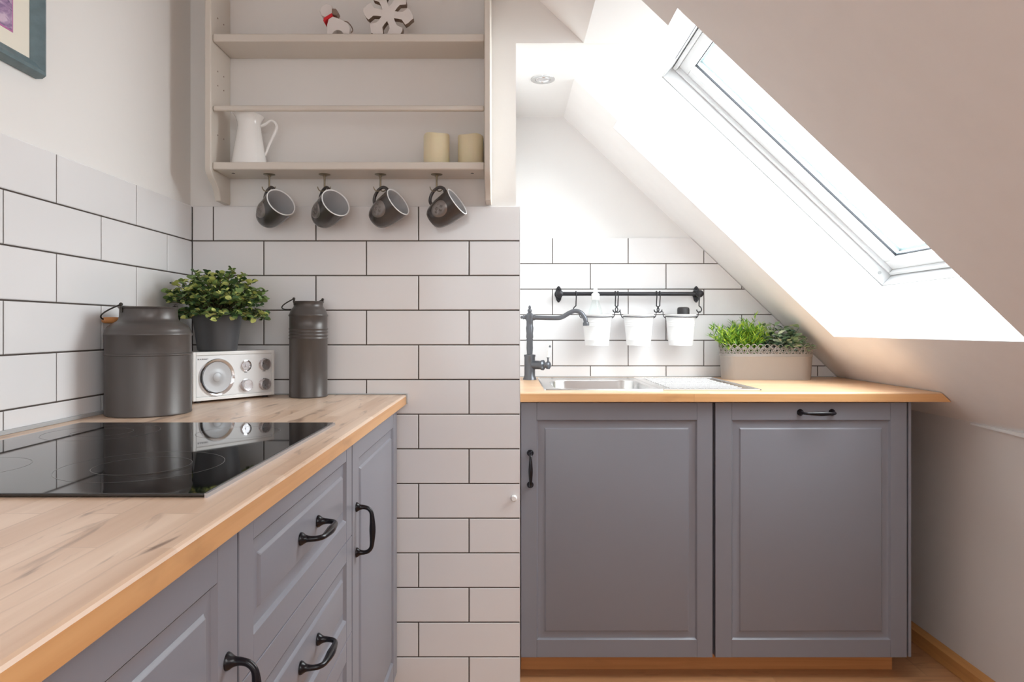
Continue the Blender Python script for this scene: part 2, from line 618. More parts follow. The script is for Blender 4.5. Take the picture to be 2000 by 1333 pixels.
# sloped ceiling with the skylight opening; flat soffit above the alcove
SB = 1.655                # bottom of slope (s)
OP = (0.203, 1.269)       # skylight opening along the slope
OY = (1.49, 2.385)
TH = 0.245
S_TOP = -0.95
mb = MB()
b0, b1 = (-1.4, -0.1)     # unseen skylight added behind the camera for fill
mb.slab(S_TOP, SB, -2.75, b0, 0, TH)
mb.slab(S_TOP, -0.2, b0, b1, 0, TH)
mb.slab(1.2, SB, b0, b1, 0, TH)
mb.slab(S_TOP, SB, b1, OY[0], 0, TH)
mb.slab(0, SB, OY[1], YB + 0.2, 0, TH)
mb.slab(OP[1], SB, OY[0], OY[1], 0, TH)
mb.slab(S_TOP, 0, OY[0], YA + PT, 0, 0.14)
mb.slab(0, OP[0], OY[0], 1.577, 0, TH)
mb.slab(0, OP[0], 2.30, OY[1], 0, TH)
mb.slab(-0.1, 0.18, OY[0], OY[1], 0.1455 + 0.08, TH)
tag(mb.build('ceiling', M['slope']), kind='structure')
mb = MB()
# flat soffit of alcove and of the notch over the window
mb.box(XC - 0.02, SX, YA + 0.020, YB + 0.1, CEIL, CEIL + 0.01)
mb.box(SX, 0.513, 1.577, 2.301, CEIL, CEIL + 0.01)
# lining of the window shaft head
mb.slab(OP[0] - 0.02, OP[0], OY[0], OY[1], 0.199, TH + 0.02)
tag(mb.build('ceiling', M['ceiling']), kind='structure')
mb = MB()   # flat top ceiling of the room
mb.box(-1.1, -0.1, -2.75, 2.2, 2.5, 2.6)
tag(mb.build('ceiling', M['plaster']), kind='structure')
# white-painted faces of the window shaft
mb = MB()
e = 0.002
mb.slab(OP[0], OP[1], OY[1] - e, OY[1] + e, 0.0005, TH)
mb.slab(OP[1] - e, OP[1] + e, OY[0], OY[1], 0.0005, TH)
mb.slab(OP[0], OP[1], OY[0] - e, OY[0] + e, 0.0005, TH)
mb.hexa([slope_pt(0.0, 2.299, 0.0), slope_pt(OP[0], 2.299, 0.0), slope_pt(OP[0], 2.301, 0.0), slope_pt(0.0, 2.301, 0.0),
         slope_pt(-0.05, 2.299, 0.1), slope_pt(OP[0], 2.299, 0.2), slope_pt(OP[0], 2.301, 0.2), slope_pt(-0.05, 2.301, 0.1)])
tag(mb.build('trim_1', M['ceiling']), kind='structure')
mb = MB()   # pale lip where slope meets knee wall
xa, xb = KX - 0.016, KX + 0.01
mb.box(xa, xb, -2.6, 1.80, 0.777, 0.790)
mb.hexa([(xa, 1.80, 0.777), (xb, 1.80, 0.777), (xb, 2.07, 0.782), (xa + 0.012, 2.07, 0.782),
         (xa, 1.80, 0.790), (xb, 1.80, 0.790), (xb, 2.07, 0.786), (xa + 0.012, 2.07, 0.786)])
tag(mb.build('trim_2', M['ceiling']), kind='structure')
mb = MB()   # skirting
mb.prism([(KX, 0), (KX - 0.028, 0), (KX - 0.022, 0.040), (KX, 0.052)], 'Y', -2.6, 2.69)
tag(mb.build('baseboard_right', M['skirt'], bevel=0.002), kind='structure')


# tiles -------------------------------------------------------------
PX, PZ, G = 0.302, 0.1021, 0.0033
ZL = [1.4345 - PZ * k for k in range(0, 15)]


def tiles(axis, a0, a1, phaseA, phaseB, zmin, sgn_face, cut=False, amin_vis=None):
    mb = MB()
    for r in range(14):
        zt, zb = ZL[r] - (0 if r == 0 else G / 2), ZL[r + 1] + G / 2
        if zt <= zmin + 0.004:
            break
        zb = max(zb, zmin)
        ph = phaseA if r % 2 == 0 else phaseB
        k = math.floor((a0 - ph) / PX)
        while ph + k * PX < a1 - 0.003:
            p0 = max(ph + k * PX + G / 2, a0)
            p1 = min(ph + (k + 1) * PX - G / 2, a1)
            k += 1
            if p1 - p0 < 0.004:
                continue
            bv = 0.0016
            d = 0.0012

            def P(a, z, dep):
                if axis == 'X':
                    return (a, sgn_face + dep, z)
                return (sgn_face - dep, a, z)
            fr = [P(p0 + bv, zb + bv, 0), P(p1 - bv, zb + bv, 0), P(p1 - bv, zt - bv, 0), P(p0 + bv, zt - bv, 0)]
            md = [P(p0, zb, d), P(p1, zb, d), P(p1, zt, d), P(p0, zt, d)]
            bk = [P(p0, zb, PT), P(p1, zb, PT), P(p1, zt, PT), P(p0, zt, PT)]
            V = [[mb.bm.verts.new(q) for q in s] for s in (fr, md, bk)]
            mb.bm.faces.new(V[0])
            mb.bm.faces.new(V[2][::-1])
            for A, B in ((V[0], V[1]), (V[1], V[2])):
                for i in range(4):
                    mb.bm.faces.new((A[i], A[(i + 1) % 4], B[(i + 1) % 4], B[i]))
    if cut:
        mb.cut_slope(-0.002)
    return mb


tiles('X', XL + 0.001, XC, -0.260, -0.1114, 0.0, YA).build('tiling', M['tile'], wc)
tiles('Y', 0.2, YA - 0.001, 1.7018, 1.856, 0.88, XL).build('tiling', M['tile'], wl)
tiles('X', XC, 1.5, 0.1816, 0.3327, 0.88, YB, cut=True).build('tiling', M['tile'], wb_)
mb = MB()
mb.box(XL + 0.001, XC - 0.0006, YA + 0.0022, YA + PT, 0, 1.4345 - 0.001)
mb.build('grout', M['grout'], wc)
mb = MB()
mb.box(XL - PT, XL - 0.0022, 0.2, YA + PT, 0.88, 1.4345 - 0.001)
mb.build('grout', M['grout'], wl)
mb = MB()
mb.box(XC, 1.5, YB + 0.0022, YB + PT, 0.88, 1.4345 - 0.001)
mb.cut_slope(-0.002)
mb.build('grout', M['grout'], wb_)
mb = MB()   # glazed edge strip at the column corner
mb.box(XC - 0.0005, XC + 0.0012, YA, YA + 0.02, 0, 1.4345)
mb.build('corner_edge', M['tile'], wc)
mb = MB()   # sealant strips on the left counter
mb.box(XL, XL + 0.007, 0.2, YA, 0.88, 0.8885)
mb.box(XL + 0.007, -0.2985, YA - 0.006, YA, 0.88, 0.8835)
mb.box(-0.2985, -0.2905, YA - 0.008, YA, 0.8535, 0.8835)
tag(mb.build('trim_3', M['seal'], bevel=0.002), kind='structure')
mb = MB()
mb.box(XC + 0.002, 1.30, YB - 0.005, YB, 0.88, 0.8835)
tag(mb.build('trim_4', M['seal']), kind='structure')
mb = MB()
mb.lathe([(0, -0.012), (0.0065, -0.012), (0.0095, -0.008), (0.0095, -0.003), (0.006, 0.0)], (0.0205, YA, 0.576), 20, (0, 1, 0))
mb.bm.faces.ensure_lookup_table()
tag(mb.build('door_bumper', M['white_gloss'], smooth=True), 'small round white bumper stuck on the tiles of the column below counter height', 'bumper')

# ------------------------------------------------------------------ skylight
w1 = struct_empty('window_1')
mb = MB()
li, lo_ = TH - 0.004, TH + 0.16
t = 0.004
for a in ((OP[0] - 0.05, OP[0] + t, OY[0] - 0.05, OY[1] + 0.05), (OP[1] - t, OP[1] + 0.05, OY[0] - 0.05, OY[1] + 0.05)):
    mb.slab(a[0], a[1], a[2], a[3], TH + 0.002, lo_)
for a in ((OY[0] - 0.05, OY[0] + t), (OY[1] - t, OY[1] + 0.05)):
    mb.slab(OP[0] + t, OP[1] - t, a[0], a[1], TH + 0.002, lo_)
mb.build('lining', M['sash'], w1, bevel=0.0015)


def ring(mb, s0, s1, y0, y1, w, n0, n1, taper=0.0):
    mb.slab(s0, s0 + w, y0, y1, n0, n1)
    mb.slab(s1 - w, s1, y0, y1, n0, n1)
    mb.slab(s0 + w, s1 - w, y0, y0 + w, n0, n1)
    mb.slab(s0 + w, s1 - w, y1 - w, y1, n0, n1)


g = 0.007
mb = MB()
ring(mb, OP[0] + g, OP[1] - g, OY[0] + g, OY[1] - g, 0.014, 0.290, 0.36)
ring(mb, OP[0] + g + 0.014, OP[1] - g - 0.014, OY[0] + g + 0.014, OY[1] - g - 0.014, 0.040, 0.303, 0.36)
mb.build('sash', M['sash'], w1, bevel=0.003)
mb = MB()
q = g + 0.054
ring(mb, OP[0] + q, OP[1] - q, OY[0] + q, OY[1] - q, 0.003, 0.327, 0.333)
mb.build('gasket', M['gasket'], w1)
mb = MB()
ring(mb, OP[0] + q, OP[1] - q, OY[0] + q, OY[1] - q, 0.003, 0.3335, 0.3445)
ring(mb, OP[0] + q, OP[1] - q, OY[0] + q, OY[1] - q, 0.010, 0.352, 0.362)
mb.build('glazing_spacer', M['spacer'], w1)
mb = MB()
mb.slab(OP[0] + q, OP[1] - q, OY[0] + q, OY[1] - q, 0.346, 0.350)
mb.build('window_pane', M['glass'], w1)
mb = MB()
c = slope_pt(1.228, OY[1] - 0.004, 0.272)
mb.lathe([(0, 0), (0.0055, 0), (0.0055, 0.004)], (c.x, c.y - 0.003, c.z), 16, (0, 1, 0))
mb.build('screw_cap', M['seal'], w1, smooth=True)
mb = MB()
mb.slab(OP[0] + t, OP[0] + t + 0.0012, OY[0], 2.225, 0.252, 0.256)
mb.build('vent_slot', M['gasket'], w1)
# roof around it (outer boards so that no sky leaks in)
mb = MB()
mb.slab(OP[0] - 0.3, OP[0] - 0.04, OY[0] - 0.3, OY[1] + 0.3, TH + 0.001, lo_)
mb.slab(OP[1] + 0.04, SB, OY[0] - 0.3, OY[1] + 0.3, TH + 0.001, lo_)
mb.slab(OP[0] - 0.04, OP[1] + 0.04, OY[0] - 0.3, OY[0] - 0.04, TH + 0.001, lo_)
mb.slab(OP[0] - 0.04, OP[1] + 0.04, OY[1] + 0.04, OY[1] + 0.3, TH + 0.001, lo_)
mb.slab(S_TOP, OP[0] - 0.05, 1.2, YB + 0.2, TH + 0.001, lo_)
tag(mb.build('roof', M['slope']), kind='structure')
w2 = struct_empty('added_window_2')  # unseen skylight, added to let fill in from the slope side
mb = MB()
ring(mb, -0.2, 1.2, b0, b1, 0.06, TH - 0.06, TH)
mb.build('window_frame', M['sash'], w2, bevel=0.003)
mb = MB()
mb.slab(-0.14, 1.14, b0 + 0.06, b1 - 0.06, TH - 0.03, TH - 0.026)
mb.build('window_pane', M['glass'], w2)


# ------------------------------------------------------------------ cabinets
def front_panel(w, h, st, rt, rb=None):
    """framed front with a raised centre field; faces -Y, hidden back at y=.019"""
    rb = rb if rb is not None else rt
    mb = MB()
    T = 0.019
    mb.box(0, st, 0, T, 0, h)
    mb.box(w - st, w, 0, T, 0, h)
    mb.box(st, w - st, 0.0004, T, 0, rb)
    mb.box(st, w - st, 0.0004, T, h - rt, h)
    rings = []
    for off, dep in ((0.0, 0.0006), (0.004, 0.0062), (0.007, 0.0072), (0.024, 0.0052), (0.0275, 0.0012), (0.0290, 0.0008)):
        x0, x1, z0, z1 = st + off, w - st - off, rb + off, h - rt - off
        rings.append([mb.bm.verts.new(p) for p in ((x0, dep, z0), (x1, dep, z0), (x1, dep, z1), (x0, dep, z1))])
    for A, B in zip(rings[:-1], rings[1:]):
        for i in range(4):
            mb.bm.faces.new((A[i], A[(i + 1) % 4], B[(i + 1) % 4], B[i]))
    mb.bm.faces.new(rings[-1])
    return mb


def handle_mb(vertical=False):
    mb = MB()
    half = [(-0.0485, 0.0, 0, 0.0105), (-0.0485, -0.003, 0, 0.0098), (-0.0485, -0.009, 0, 0.0060), (-0.0484, -0.017, 0, 0.0046),
            (-0.0455, -0.026, 0, 0.0044), (-0.037, -0.0325, 0, 0.0044), (-0.020, -0.0345, 0, 0.0056), (0, -0.0350, 0, 0.0068)]
    full = half + [(-p[0], p[1], p[2], p[3]) for p in half[-2::-1]]
    if vertical:
        full = [(0, p[1], p[0], p[3]) for p in full]
    q = rot_bez(full, 6)
    mb.tube([p[:3] for p in q], [p[3] for p in q], 16)
    return mb


HND = {v: None for v in (False, True)}


def add_handle(parent, loc, vertical):
    if HND[vertical] is None:
        o = handle_mb(vertical).build('handle', M['black'], parent, smooth=True, ang=80, loc=loc)
        HND[vertical] = o
    else:
        o = HND[vertical].copy()
        C.objects.link(o)
        o.parent = parent
        o.location = loc
    return o


Z0, Z1 = 0.067, 0.8475
H = Z1 - Z0


def base_cabinet(label, loc, rz, w, depth, fronts, hollow_top=True):
    """loc = front left bottom corner at floor; local x along the front, local -y faces out"""
    t = thing('base_cabinet', label, 'cabinet', loc, rz)
    mb = MB()
    p = 0.016
    mb.box(0.001, p, 0.020, depth, Z0, 0.850)
    mb.box(w - p, w - 0.001, 0.020, depth, Z0, 0.850)
    mb.box(p, w - p, 0.020, depth, Z0, Z0 + p)
    mb.box(p, w - p, depth - 0.008, depth, Z0 + p, 0.850)
    mb.box(p, w - p, 0.021, 0.035, 0.828, 0.850)
    mb.build('body', M['cab_in'], t)
    for x in (0.06, w - 0.06):
        for y in (0.10, depth - 0.06):
            mb = MB()
            mb.lathe([(0, 0), (0.02, 0), (0.016, 0.01), (0.016, Z0), (0, Z0)], (x, y, 0), 14)
            mb.build('foot', M['rubber'], t)
    for f in fronts:
        d = front_panel(f['w'], f['h'], f['st'], f['rt'], f.get('rb')).build(f['name'], M['cab'], t, bevel=0.0011, segs=2, loc=(f['x'], 0, f['z']))
        if f.get('hl'):
            hx, hz, hv = f['hl']
            add_handle(d, (hx, 0.0003, hz), hv)
    return t


R90 = PI / 2
XF = -0.322
# rz=+90: local x -> +Y, local y -> -X
base_cabinet('grey panelled base cabinet nearest the camera at the bottom left, door with one upright handle', (XF, 0.216, 0), R90, 0.598, 0.58,
             [dict(name='door', x=0.0015, z=Z0, w=0.595, h=H, st=0.055, rt=0.055, hl=(0.595 - 0.030, 0.6445 - Z0, True))])
dz = [(0.6465, Z1), (0.4465, 0.6445), (0.2565, 0.4445), (Z0, 0.2545)]
base_cabinet('grey drawer cabinet under the black hob, horizontal black pull on each drawer', (XF, 0.8165, 0), R90, 0.598, 0.58,
             [dict(name='drawer', x=0.0015, z=a, w=0.595, h=b - a, st=0.047, rt=0.040, rb=0.040,
                   hl=(0.2925, (b - a) / 2, False)) for a, b in dz])
base_cabinet('grey corner cabinet against the tiled column, upright handle at the left edge of its door', (XF, 1.4175, 0), R90, 0.577, 0.58,
             [dict(name='door', x=0.0015, z=Z0, w=0.572, h=H, st=0.060, rt=0.055, hl=(0.035, 0.6445 - Z0, True))])
YF = 2.080
base_cabinet('grey panelled sink cabinet right of the tiled column, upright handle at its left edge', (0.042, YF, 0), 0, 0.591, 0.60,
             [dict(name='door', x=0.0015, z=Z0, w=0.586, h=H, st=0.048, rt=0.054, hl=(0.028, 0.6445 - Z0, True))])
sc_ = base_cabinet('grey panelled cabinet under the sloped ceiling, one horizontal handle at the top of its front', (0.6365, YF, 0), 0, 0.592, 0.60,
                   [dict(name='door', x=0.0015, z=Z0, w=0.586, h=H, st=0.050, rt=0.054, hl=(0.308, 0.8175 - Z0, False))])
mb = MB()
mb.box(0.593, 0.602, 0.002, 0.60, Z0, 0.850)
mb.build('end_panel', M['cab'], sc_, bevel=0.001)
mb = MB()
mb.box(0.044, 1.213, YF + 0.060, YF + 0.072, 0.0, Z0 - 0.001)
tag(mb.build('plinth', M['plinth'], bevel=0.001), 'wooden plinth board under the two cabinets right of the tiled column', 'plinth')
mb = MB()
mb.box(XF - 0.072, XF - 0.06, 0.216, 1.99, 0.0, Z0 - 0.001)
tag(mb.build('plinth', M['skirt'], bevel=0.001), 'wooden plinth board under the row of cabinets on the left', 'plinth')

# ------------------------------------------------------------------ worktops
CT, CB = 0.88, 0.851
XE = -0.2955
mb = MB()
pr = [(XL + 0.0005, CB), (XE - 0.0015, CB), (XE, CB + 0.0015), (XE, CT - 0.0045), (XE - 0.0015, CT - 0.0016), (XE - 0.0045, CT), (XL + 0.0005, CT)]
mb.prism(pr, 'Y', -0.6, YA - 0.0005)
mb.bm.faces.ensure_lookup_table()
mb.bm.normal_update()
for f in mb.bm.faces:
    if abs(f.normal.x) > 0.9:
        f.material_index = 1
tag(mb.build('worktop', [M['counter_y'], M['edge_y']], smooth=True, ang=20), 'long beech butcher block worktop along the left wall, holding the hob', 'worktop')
YE = 2.058
SK = (0.150, 0.478, 2.165, 2.520)     # bowl cut-out x0,x1,y0,y1
mb = MB()
pr = [(SK[2], CB), (YE + 0.0015, CB), (YE, CB + 0.0015), (YE, CT - 0.0045), (YE + 0.0015, CT - 0.0016), (YE + 0.0045, CT), (SK[2], CT)]
mb.prism(pr, 'X', XC + 0.003, 1.45)
mb.box(XC + 0.003, SK[0], SK[2], SK[3], CB, CT)
mb.box(SK[1], 1.45, SK[2], SK[3], CB, CT)
mb.box(XC + 0.003, 1.45, SK[3], YB - 0.0005, CB, CT)
mb.cut_slope(-0.003)
mb.bm.normal_update()
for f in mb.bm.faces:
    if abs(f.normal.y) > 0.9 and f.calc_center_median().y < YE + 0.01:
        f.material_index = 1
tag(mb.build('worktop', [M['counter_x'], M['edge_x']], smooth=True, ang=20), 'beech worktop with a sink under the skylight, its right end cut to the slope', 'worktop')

# ------------------------------------------------------------------ hob
t = thing('induction_hob', 'flat black glass hob let into the left worktop, reflecting the canister and radio', 'hob', (-0.606, 1.08, CT))
mb = MB()
mb.box(-0.2545, 0.2555, -0.2935, 0.2945, 0.0015, 0.0055)
mb.build('glass_top', M['hob'], t, bevel=0.0012)
for x in (0.2556, -0.2582):
    mb = MB()
    mb.box(x, x + 0.0034, -0.2925, 0.2935, 0.0, 0.0050)
    mb.build('edge_strip', M['alu'], t)
mb = MB()
for cx, cy, r in ((-0.135, 0.165, 0.095), (0.115, 0.165, 0.072), (-0.135, -0.15, 0.075), (0.100, -0.135, 0.105), (0.100, -0.135, 0.062), (-0.135, 0.165, 0.05)):
    n = 72
    V = [[mb.bm.verts.new((cx + (r + d) * math.cos(2 * PI * k / n), cy + (r + d) * math.sin(2 * PI * k / n), 0.00565)) for k in range(n)] for d in (0, 0.0009)]
    for k in range(n):
        mb.bm.faces.new((V[0][k], V[0][(k + 1) % n], V[1][(k + 1) % n], V[1][k]))
mb.build('zone_markings', M['hobline'], t)

# ------------------------------------------------------------------ milk-can canisters
def canister(label, loc, prof, rim_r, rim_z, ear_dir, drop_dir, bail_r, grip, ear_h=0.006):
    t = thing('milk_can', label, 'can', loc, 0, None)
    mb = MB()
    mb.lathe(prof, segs=72)
    mb.build('body', M['canister'], t, smooth=True, ang=50)
    ed = Vector(ear_dir).normalized()
    for s in (-1, 1):
        mb = MB()
        c = ed * s * (rim_r + 0.001)
        mb.tube([c + Vector((0, 0, rim_z - 0.012)), c + ed * s * 0.002 + Vector((0, 0, rim_z + ear_h))], 0.0028, 8)
        mb.sphere(c + ed * s * 0.002 + Vector((0, 0, rim_z + ear_h)), 0.0042, 12, 8)
        mb.build('ear', M['wire'], t, smooth=True)
    dd = Vector(drop_dir)
    pts = []
    n = 22
    for k in range(n + 1):
        a = PI * k / n
        p = ed * math.cos(a) * (rim_r + 0.003) + dd.normalized() * (math.sin(a) ** 0.8) * bail_r
        pts.append(Vector((p.x, p.y, rim_z + ear_h + p.z)))
    mb = MB()
    mb.tube(pts, 0.0017, 8)
    b = mb.build('bail_handle', M['wire'], t, smooth=True)
    if grip:
        mid = pts[n // 2]
        a, bb = mid - ed * 0.021, mid + ed * 0.021
        mb = MB()
        mb.tube([a, a + ed * 0.003, mid, bb - ed * 0.003, bb], [0.0055, 0.0068, 0.0078, 0.0068, 0.0055], 16)
        mb.build('wooden_grip', M['grip'], b, smooth=True)
    return t


R = 0.0905
prof = [(0, 0.002), (R - 0.006, 0.002), (R - 0.003, 0.0), (R, 0.002), (R, 0.005), (R - 0.001, 0.007), (R - 0.001, 0.134), (R + 0.0008, 0.1355), (R + 0.0008, 0.1385), (R - 0.001, 0.140),
        (R - 0.001, 0.178), (R + 0.0012, 0.180), (R + 0.0012, 0.183), (R - 0.001, 0.185), (R - 0.002, 0.191), (R - 0.006, 0.198), (R - 0.013, 0.2045), (R - 0.021, 0.209), (0.0640, 0.2125), (0.0615, 0.217), (0.0603, 0.223),
        (0.0600, 0.238), (0.0608, 0.2405), (0.0625, 0.2415), (0.0632, 0.243), (0.0620, 0.2445), (0.0590, 0.244), (0.0570, 0.240), (0.0570, 0.20), (0.085, 0.17), (0.085, 0.006), (0, 0.006)]
canister('wide dark grey milk can with a shouldered neck beside the radio', (-0.8235, 1.5646, CT), prof, 0.0600, 0.243, (-0.55, -0.83, 0), (-0.074, -0.018, -0.035), 0.084, True)
R = 0.0535
prof = [(0, 0.002), (R - 0.005, 0.002), (R - 0.003, 0.0), (R, 0.002), (R, 0.005), (R - 0.001, 0.007)]
for z in (0.164, 0.173, 0.182, 0.191):
    prof += [(R - 0.001, z), (R + 0.0006, z + 0.0015), (R + 0.0006, z + 0.003), (R - 0.001, z + 0.0045)]
prof += [(R - 0.001, 0.228), (R + 0.001, 0.230), (R + 0.001, 0.233), (R - 0.001, 0.235), (R - 0.004, 0.245), (R - 0.010, 0.253), (0.0405, 0.258), (0.0400, 0.266), (0.0430, 0.2695), (0.0430, 0.272),
         (0.0395, 0.272), (0.0385, 0.268), (0.0385, 0.25), (0.048, 0.22), (0.048, 0.006), (0, 0.006)]
canister('tall slim dark grey milk can standing right of the radio against the tiled wall', (-0.5660, 1.9395, CT), prof, 0.0405, 0.272, (-0.75, -0.66, 0), (-0.060, -0.004, -0.030), 0.066, False)

# ------------------------------------------------------------------ radio
u = Vector((0.593, 0.805, 0))
t = thing('table_radio', 'white tabletop radio with round silver speaker and four knobs, under the potted plant', 'radio', (-0.807, 1.7485, CT), math.atan2(0.805, 0.593))
RW, RH, RD = 0.241, 0.1335, 0.105
F0 = 0.006
mb = MB()
mb.box(0, RW, 0.004, RD, F0, RH)
mb.box(0, 0.008, 0, 0.004, F0, RH)
mb.box(RW - 0.008, RW, 0, 0.004, F0, RH)
mb.box(0.008, RW - 0.008, 0, 0.004, F0, F0 + 0.009)
mb.box(0.008, RW - 0.008, 0, 0.004, RH - 0.009, RH)
mb.build('casing', M['radio_w'], t, bevel=0.0012)
mb = MB()
mb.box(0.0095, RW - 0.0095, 0.0012, 0.0045, F0 + 0.0105, RH - 0.0105)
fp = mb.build('front_plate', M['radio_p'], t, bevel=0.0006)
for x in (0.02, RW - 0.02):
    for y in (0.015, RD - 0.015):
        mb = MB()
        mb.lathe([(0, 0), (0.007, 0), (0.008, F0), (0, F0)], (x, y, 0), 14)
        mb.build('foot', M['rubber'], t, smooth=True)
spx, spz = 0.0668, 0.9456 - CT
mb = MB()
mb.lathe([(0.0500, 0.0), (0.0495, 0.004), (0.0480, 0.0052), (0.0430, 0.0030), (0.0405, 0.0012), (0.0400, 0.0)], (spx, 0.0015, spz), 64, (0, -1, 0))
sp = mb.build('speaker_ring', M['chrome'], t, smooth=True, ang=50)
mb = MB()
mb.lathe([(0.0408, 0.002), (0.036, 0.0012), (0.026, 0.0005), (0.0135, 0.0002), (0.0125, 0.0015), (0.010, 0.0030), (0, 0.0045)], (spx, 0.0012, spz), 64, (0, -1, 0))
mb.build('speaker_cone', M['cone'], sp, smooth=True, ang=60)
for i, (kx, kz, r) in enumerate(((0.1511, 0.0926, 0.0158), (0.2083, 0.0936, 0.0165), (0.1511, 0.0390, 0.0165), (0.2083, 0.0381, 0.0165))):
    mb = MB()
    if i == 0:
        mb.lathe([(r + 0.0006, 0), (r, 0.003), (r - 0.002, 0.0035), (r - 0.003, 0.002), (r - 0.003, 0.0008), (0, 0.0008)], (kx, 0.0012, kz), 40, (0, -1, 0))
        k = mb.build('tuning_dial', M['chrome'], t, smooth=True, ang=40)
        mb = MB()
        mb.lathe([(r - 0.004, 0), (r - 0.004, 0.0012), (0.0035, 0.0012), (0.003, 0.003), (0, 0.003)], (kx, 0.0007, kz), 32, (0, -1, 0))
        mb.box(kx - 0.0006, kx + 0.0006, -0.0012, 0, kz, kz + r - 0.004)
        mb.build('dial_face', M['knob'], k, smooth=True, ang=40)
    else:
        mb.lathe([(r + 0.0008, 0.0), (r + 0.0004, 0.0015), (r - 0.001, 0.002), (r - 0.001, 0.011), (r - 0.002, 0.012), (r - 0.0035, 0.0117), (0, 0.0117)], (kx, 0.0012, kz), 40, (0, -1, 0))
        mb.build('knob', M['knob'], t, smooth=True, ang=40)


def text_obj(s, size, mat, parent, loc, rot, name='lettering', ext=0.0002):
    cu = bpy.data.curves.new(name, 'FONT')
    cu.body = s
    cu.size = size
    cu.extrude = ext
    tmp = bpy.data.objects.new(name, cu)
    C.objects.link(tmp)
    dg = bpy.context.evaluated_depsgraph_get()
    me = bpy.data.meshes.new_from_object(tmp.evaluated_get(dg))
    bpy.data.objects.remove(tmp)
    o = bpy.data.objects.new(name, me)
    me.materials.clear()
    me.materials.append(mat)
    C.objects.link(o)
    o.parent = parent
    o.location = loc
    o.rotation_euler = rot
    return o


text_obj('BLAUPUNKT', 0.0052, M['lettering'], t, (0.0125, 0.0009, 0.1125), (PI / 2, 0, 0))
text_obj('TUNING', 0.0024, M['lettering'], t, (0.146, 0.0009, 0.0735), (PI / 2, 0, 0))
text_obj('VOLUME', 0.0024, M['lettering'], t, (0.203, 0.0009, 0.0735), (PI / 2, 0, 0))


# ------------------------------------------------------------------ plants
def leaf(mb, base, direction, length, width, mi, kind='round', fold=0.25, roll=0.0):
    d = Vector(direction).normalized()
    side = d.cross(Vector((0, 0, 1)))
    if side.length < 1e-3:
        side = Vector((1, 0, 0))
    side.normalize()
    side = Matrix.Rotation(roll, 3, d) @ side
    nrm = side.cross(d)
    if kind == 'round':
        st = [(0.0, 0.12), (0.18, 0.72), (0.45, 1.0), (0.75, 0.82), (0.93, 0.4)]
    elif kind == 'oval':
        st = [(0.0, 0.06), (0.2, 0.62), (0.42, 1.0), (0.68, 0.78), (0.88, 0.35)]
    else:
        st = [(0.0, 0.6), (0.35, 1.0), (0.7, 0.7)]
    L, Cn, Rr = [], [], []
    for tt, w in st:
        c = base + d * length * tt + nrm * (-length * 0.18 * tt * tt)
        hw = width / 2 * w
        L.append(mb.bm.verts.new(c - side * hw + nrm * hw * fold))
        Rr.append(mb.bm.verts.new(c + side * hw + nrm * hw * fold))
        Cn.append(mb.bm.verts.new(c))
    tip = mb.bm.verts.new(base + d * length + nrm * (-length * 0.18))
    for i in range(len(st) - 1):
        for a, b in ((L, Cn), (Cn, Rr)):
            mb.bm.faces.new((a[i], a[i + 1], b[i + 1], b[i])).material_index = mi
    mb.bm.faces.new((L[-1], tip, Cn[-1])).material_index = mi
    mb.bm.faces.new((Cn[-1], tip, Rr[-1])).material_index = mi


t = thing('potted_plant', 'round bushy green plant in a charcoal pot on top of the white radio', 'plant', (-0.789, 1.853, CT + RH))
mb = MB()
mb.lathe([(0, 0), (0.047, 0), (0.0495, 0.002), (0.0505, 0.006), (0.0565, 0.05), (0.0625, 0.085), (0.0645, 0.103), (0.0635, 0.1045), (0.0615, 0.103), (0.058, 0.085), (0.048, 0.006), (0, 0.006)], segs=56)
mb.build('pot', M['pot'], t, smooth=True, ang=60)
mb = MB()
mb.lathe([(0, 0.094), (0.059, 0.090)], segs=24)
mb.build('soil', M['soil'], t)
mb = MB()
st = MB()
rnd = random.Random(11)
for k in range(135):
    th = 2 * PI * k * 0.618
    f = math.sqrt((k + 0.5) / 135)
    el = (1 - f) * 0.98 * PI / 2 + 0.10
    L = 0.112 + rnd.uniform(-0.024, 0.012) + 0.010 * (1 - f)
    ln = Vector((math.cos(th) * math.cos(el), math.sin(th) * math.cos(el), math.sin(el)))
    if f > 0.85:
        ln.z -= 0.20
        L *= 0.90
    r0 = Vector((math.cos(th) * 0.03 * f, math.sin(th) * 0.03 * f, 0.094))
    p0, p1 = r0, r0 + ln * L
    p1.y = min(p1.y, 0.128)
    p1.x = max(p1.x, -0.116)
    mid = (p0 + p1) / 2 + Vector((0, 0, 0.012))
    path = rot_bez([tuple(p0), tuple(mid), tuple(p1)], 4)
    st.tube(path, 0.0009, 5)
    for j in range(3, 9):
        pt = Vector(path[min(j, 8)])
        for s in range(2 if j < 8 else 3):
            a = rnd.uniform(0, 2 * PI)
            dv = (ln * 0.6 + Vector((math.cos(a), math.sin(a), rnd.uniform(-0.3, 0.6))))
            sz = rnd.uniform(0.012, 0.0195)
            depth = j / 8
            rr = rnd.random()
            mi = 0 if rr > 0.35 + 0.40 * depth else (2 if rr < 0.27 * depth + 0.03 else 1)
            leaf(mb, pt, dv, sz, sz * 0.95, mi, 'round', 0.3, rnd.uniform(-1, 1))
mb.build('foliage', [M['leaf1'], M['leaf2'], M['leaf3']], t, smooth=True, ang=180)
st.build('stems', M['stem'], t)

# planter on the sink worktop
PLX0, PLX1, PLY = 0.812, 1.158, 2.600
t = thing('planter', 'long taupe metal planter with a lacy cut-out rim below the skylight', 'planter', ((PLX0 + PLX1) / 2, PLY - 0.012, CT), math.radians(-4))


